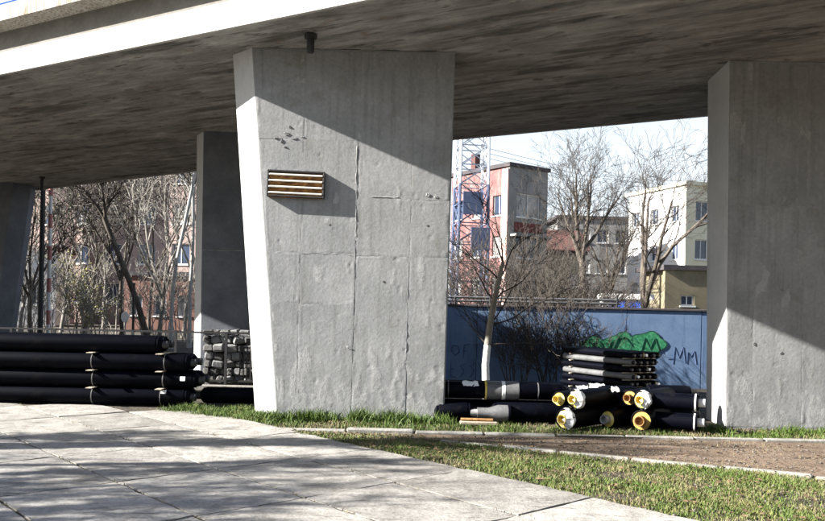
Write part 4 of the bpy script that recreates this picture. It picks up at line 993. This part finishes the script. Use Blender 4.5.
# trees standing outside the frame on the left, whose shade falls over the slabs
for i, (x, y, h_, r0, tf, lb_) in enumerate(((-13, 7.0, 9.0, .24, .68, 'stout bare roadside tree nearest the bridge'), (-11.5, 6.25, 6.6, .07, .8, 'slim bare roadside tree beside the stout one'), (-12, 8.25, 5.4, .11, .7, 'short bare roadside tree under the bridge edge'),
        (-12.5, 4.9, 6.6, .16, .4, 'spreading bare roadside tree opposite the pavement'), (-12.2, 7.55, 6.0, .06, .8, 'thin straight roadside sapling behind the slim tree'), (-11.8, 4.1, 6.2, .08, .75, 'slender roadside tree between the spreading ones'), (-11.4, 5.3, 5.2, .06, .8, 'thin roadside sapling in front of the slender tree'), (-16.5, 5.6, 7.0, .13, .55, 'tall bare roadside tree farther from the pavement'))):
    tree('roadside_tree', lb_, (x, y, 0), h_, r0, 200 + i, lv=3, trunk_f=tf, rmin=.012, nl=5, kids=(4, 4, 3), group='roadside trees left of the pavement', spread=.5 if i < 3 or 4 <= i <= 6 else .8)

# ------------------------------------------------------------------ grass
def blades(name, label_m, spots, hmin, hmax, wd, seed):
    r_ = random.Random(seed); b = MB()
    for (x, y, z, hs) in spots:
        a = r_.random() * 6.28; h_ = r_.uniform(hmin, hmax) * hs; l = r_.uniform(.15, .8) * h_; dx, dy = math.cos(a), math.sin(a)
        w_ = wd * r_.uniform(.6, 1.3); e = r_.random() * 6.28; ex, ey = math.cos(e) * w_, math.sin(e) * w_
        n = len(b.v)
        b.v += [(x - ex, y - ey, z), (x + ex, y + ey, z), (x + dx * l * .4 + ex * .7, y + dy * l * .4 + ey * .7, z + h_ * .6), (x + dx * l * .4 - ex * .7, y + dy * l * .4 - ey * .7, z + h_ * .6), (x + dx * l, y + dy * l, z + h_)]
        b.f += [(n, n + 1, n + 2, n + 3), (n + 3, n + 2, n + 4)]
    return tag(b.build(name, label_m, fix=False), kind='stuff')
def inside(poly, x, y):
    c = False
    for (x0, y0), (x1, y1) in zip(poly, poly[1:] + poly[:1]):
        if (y0 > y) != (y1 > y) and x < (x1 - x0) * (y - y0) / (y1 - y0) + x0: c = not c
    return c
import mathutils
def clump(x, y, s=1.6): return mathutils.noise.noise((x * s, y * s, 3.3)) * .5 + .5
def scatter(poly, n, seed, thr=.25, s=1.6, hs=1.0):
    r_ = random.Random(seed); xs = [p[0] for p in poly]; ys = [p[1] for p in poly]; out = []; tries = 0
    while len(out) < n and tries < n * 20:
        tries += 1; x, y = r_.uniform(min(xs), max(xs)), r_.uniform(min(ys), max(ys))
        if inside(poly, x, y):
            c = clump(x, y, s)
            if c + r_.uniform(-.25, .25) > thr: out.append((x + r_.gauss(0, .05), y + r_.gauss(0, .05), -.03, hs * (.35 + 1.1 * c * r_.uniform(.6, 1.2))))
    return out
gp = lambda *pp: [tuple(G(a, b).xy) for a, b in pp]
strip = gp((285, 429), (330, 431.5), (400, 434), (470, 439), (560, 451), (640, 460), (720, 467), (825, 478), (870, 482), (870, 560), (735, 530), (690, 517), (560, 488.5), (470, 469), (390, 451), (300, 433))
soil_b = [(x, y) for x, y in strip]
sb = MB(); sb.add([(x, y, -.024) for x, y in strip], [tuple(range(len(strip)))])
tag(sb.build('grass_verge', 'soil'), kind='structure')
blades('grass', 'grass', scatter(strip, 36000, 1, .50), .018, .056, .0045, 2)
blades('dry_grass', 'dry_grass', scatter(strip, 16000, 3, .40, 2.3), .02, .06, .004, 4)
back = [(-1.8, 10.62), (12, 10.62), (12, 11.36), (-1.9, 11.55)]
blades('strip_grass', 'tuft_grass', scatter(back, 12000, 5, .48, 1.9), .03, .09, .0045, 6)
blades('strip_dry_grass', 'dry_grass', scatter(back, 9000, 15, .40, 2.9), .03, .07, .004, 6)
tuft = [(bl.x - .12, 11.32), (br.x + .15, 11.32), (br.x + .15, 11.6), (bl.x - .12, 11.6)]
blades('tuft_grass', 'tuft_grass', scatter(tuft, 3600, 7, .48, 4.5, 1.0), .06, .22, .006, 8)
tuft3 = [(4.0, 11.0), (9, 11.0), (9, 11.38), (4.0, 11.38)]
blades('tuft_grass', 'tuft_grass', scatter(tuft3, 3200, 9, .50, 3.6, 1.0), .04, .14, .006, 10)
lp_ = gp((160, 410), (205, 407), (262, 407.5), (276, 423), (262, 421), (215, 416))
blades('patch_grass', 'grass', scatter(lp_, 7000, 11, .38, 2.5), .03, .10, .005, 12)
blades('patch_tuft_grass', 'tuft_grass', scatter(lp_, 2600, 13, .50, 2.5), .04, .13, .005, 14)
trk = [(-1.0, 10.3), (12, 10.3), (12, 7), (3.5, 8.55), (1.5, 9.4)]
blades('track_weeds', 'dry_grass', scatter(trk, 2200, 16, .62, 1.3), .02, .05, .004, 17)

def litter(name, m, spots, smin, smax, seed):
    r_ = random.Random(seed); b = MB()
    for (x, y, z, hs) in spots:
        a = r_.random() * 6.28; l = r_.uniform(smin, smax); w_ = l * r_.uniform(.4, .8); t_ = r_.uniform(-.5, .5) * l; u_ = Vector((math.cos(a), math.sin(a), 0)); v_ = Vector((-u_.y, u_.x, 0)); c = Vector((x, y, z + .03 + r_.uniform(.004, .02)))
        b.add([c - u_ * l, c - v_ * w_ + Vector((0, 0, t_)), c + u_ * l, c + v_ * w_ - Vector((0, 0, t_ * .3))], [(0, 1, 2, 3)])
    return tag(b.build(name, m, fix=False), kind='stuff')
litter('leaf_litter', 'dead_leaf', scatter(strip, 900, 30, .3) + scatter(back, 500, 31, .3) + [(x, y, z - .012, h) for x, y, z, h in scatter(trk, 900, 32, .3)], .012, .035, 33)
r_ = random.Random(40); jt = []
for j in range(15):
    for k in range(420):
        q = pa + U * r_.uniform(-6, 12) + V * (j * SW + r_.gauss(0, .012))
        if 2 < q.y < 12.6 and q.x > -9 and clump(q.x, q.y, 1.3) > .46: jt.append((q.x, q.y, -.012, .6 + r_.random() * .5))
blades('joint_weeds', 'dry_grass', jt, .012, .04, .004, 41)

r_ = random.Random(50); b = MB()
for (x, y, z, h_) in scatter(trk, 1600, 51, .35) + scatter(strip, 250, 52, .2):
    d = r_.uniform(.004, .016) * (1 if y > 0 else 1); b.bevbox((x, y, (z + .026 if z < 0 else .002) + d * .3), (d * 2, d * 1.5, d), d * .35, Matrix.Rotation(r_.random() * 6, 3, 'Z'))
tag(b.build('gravel', 'gravel_stone', fix=False), kind='stuff')
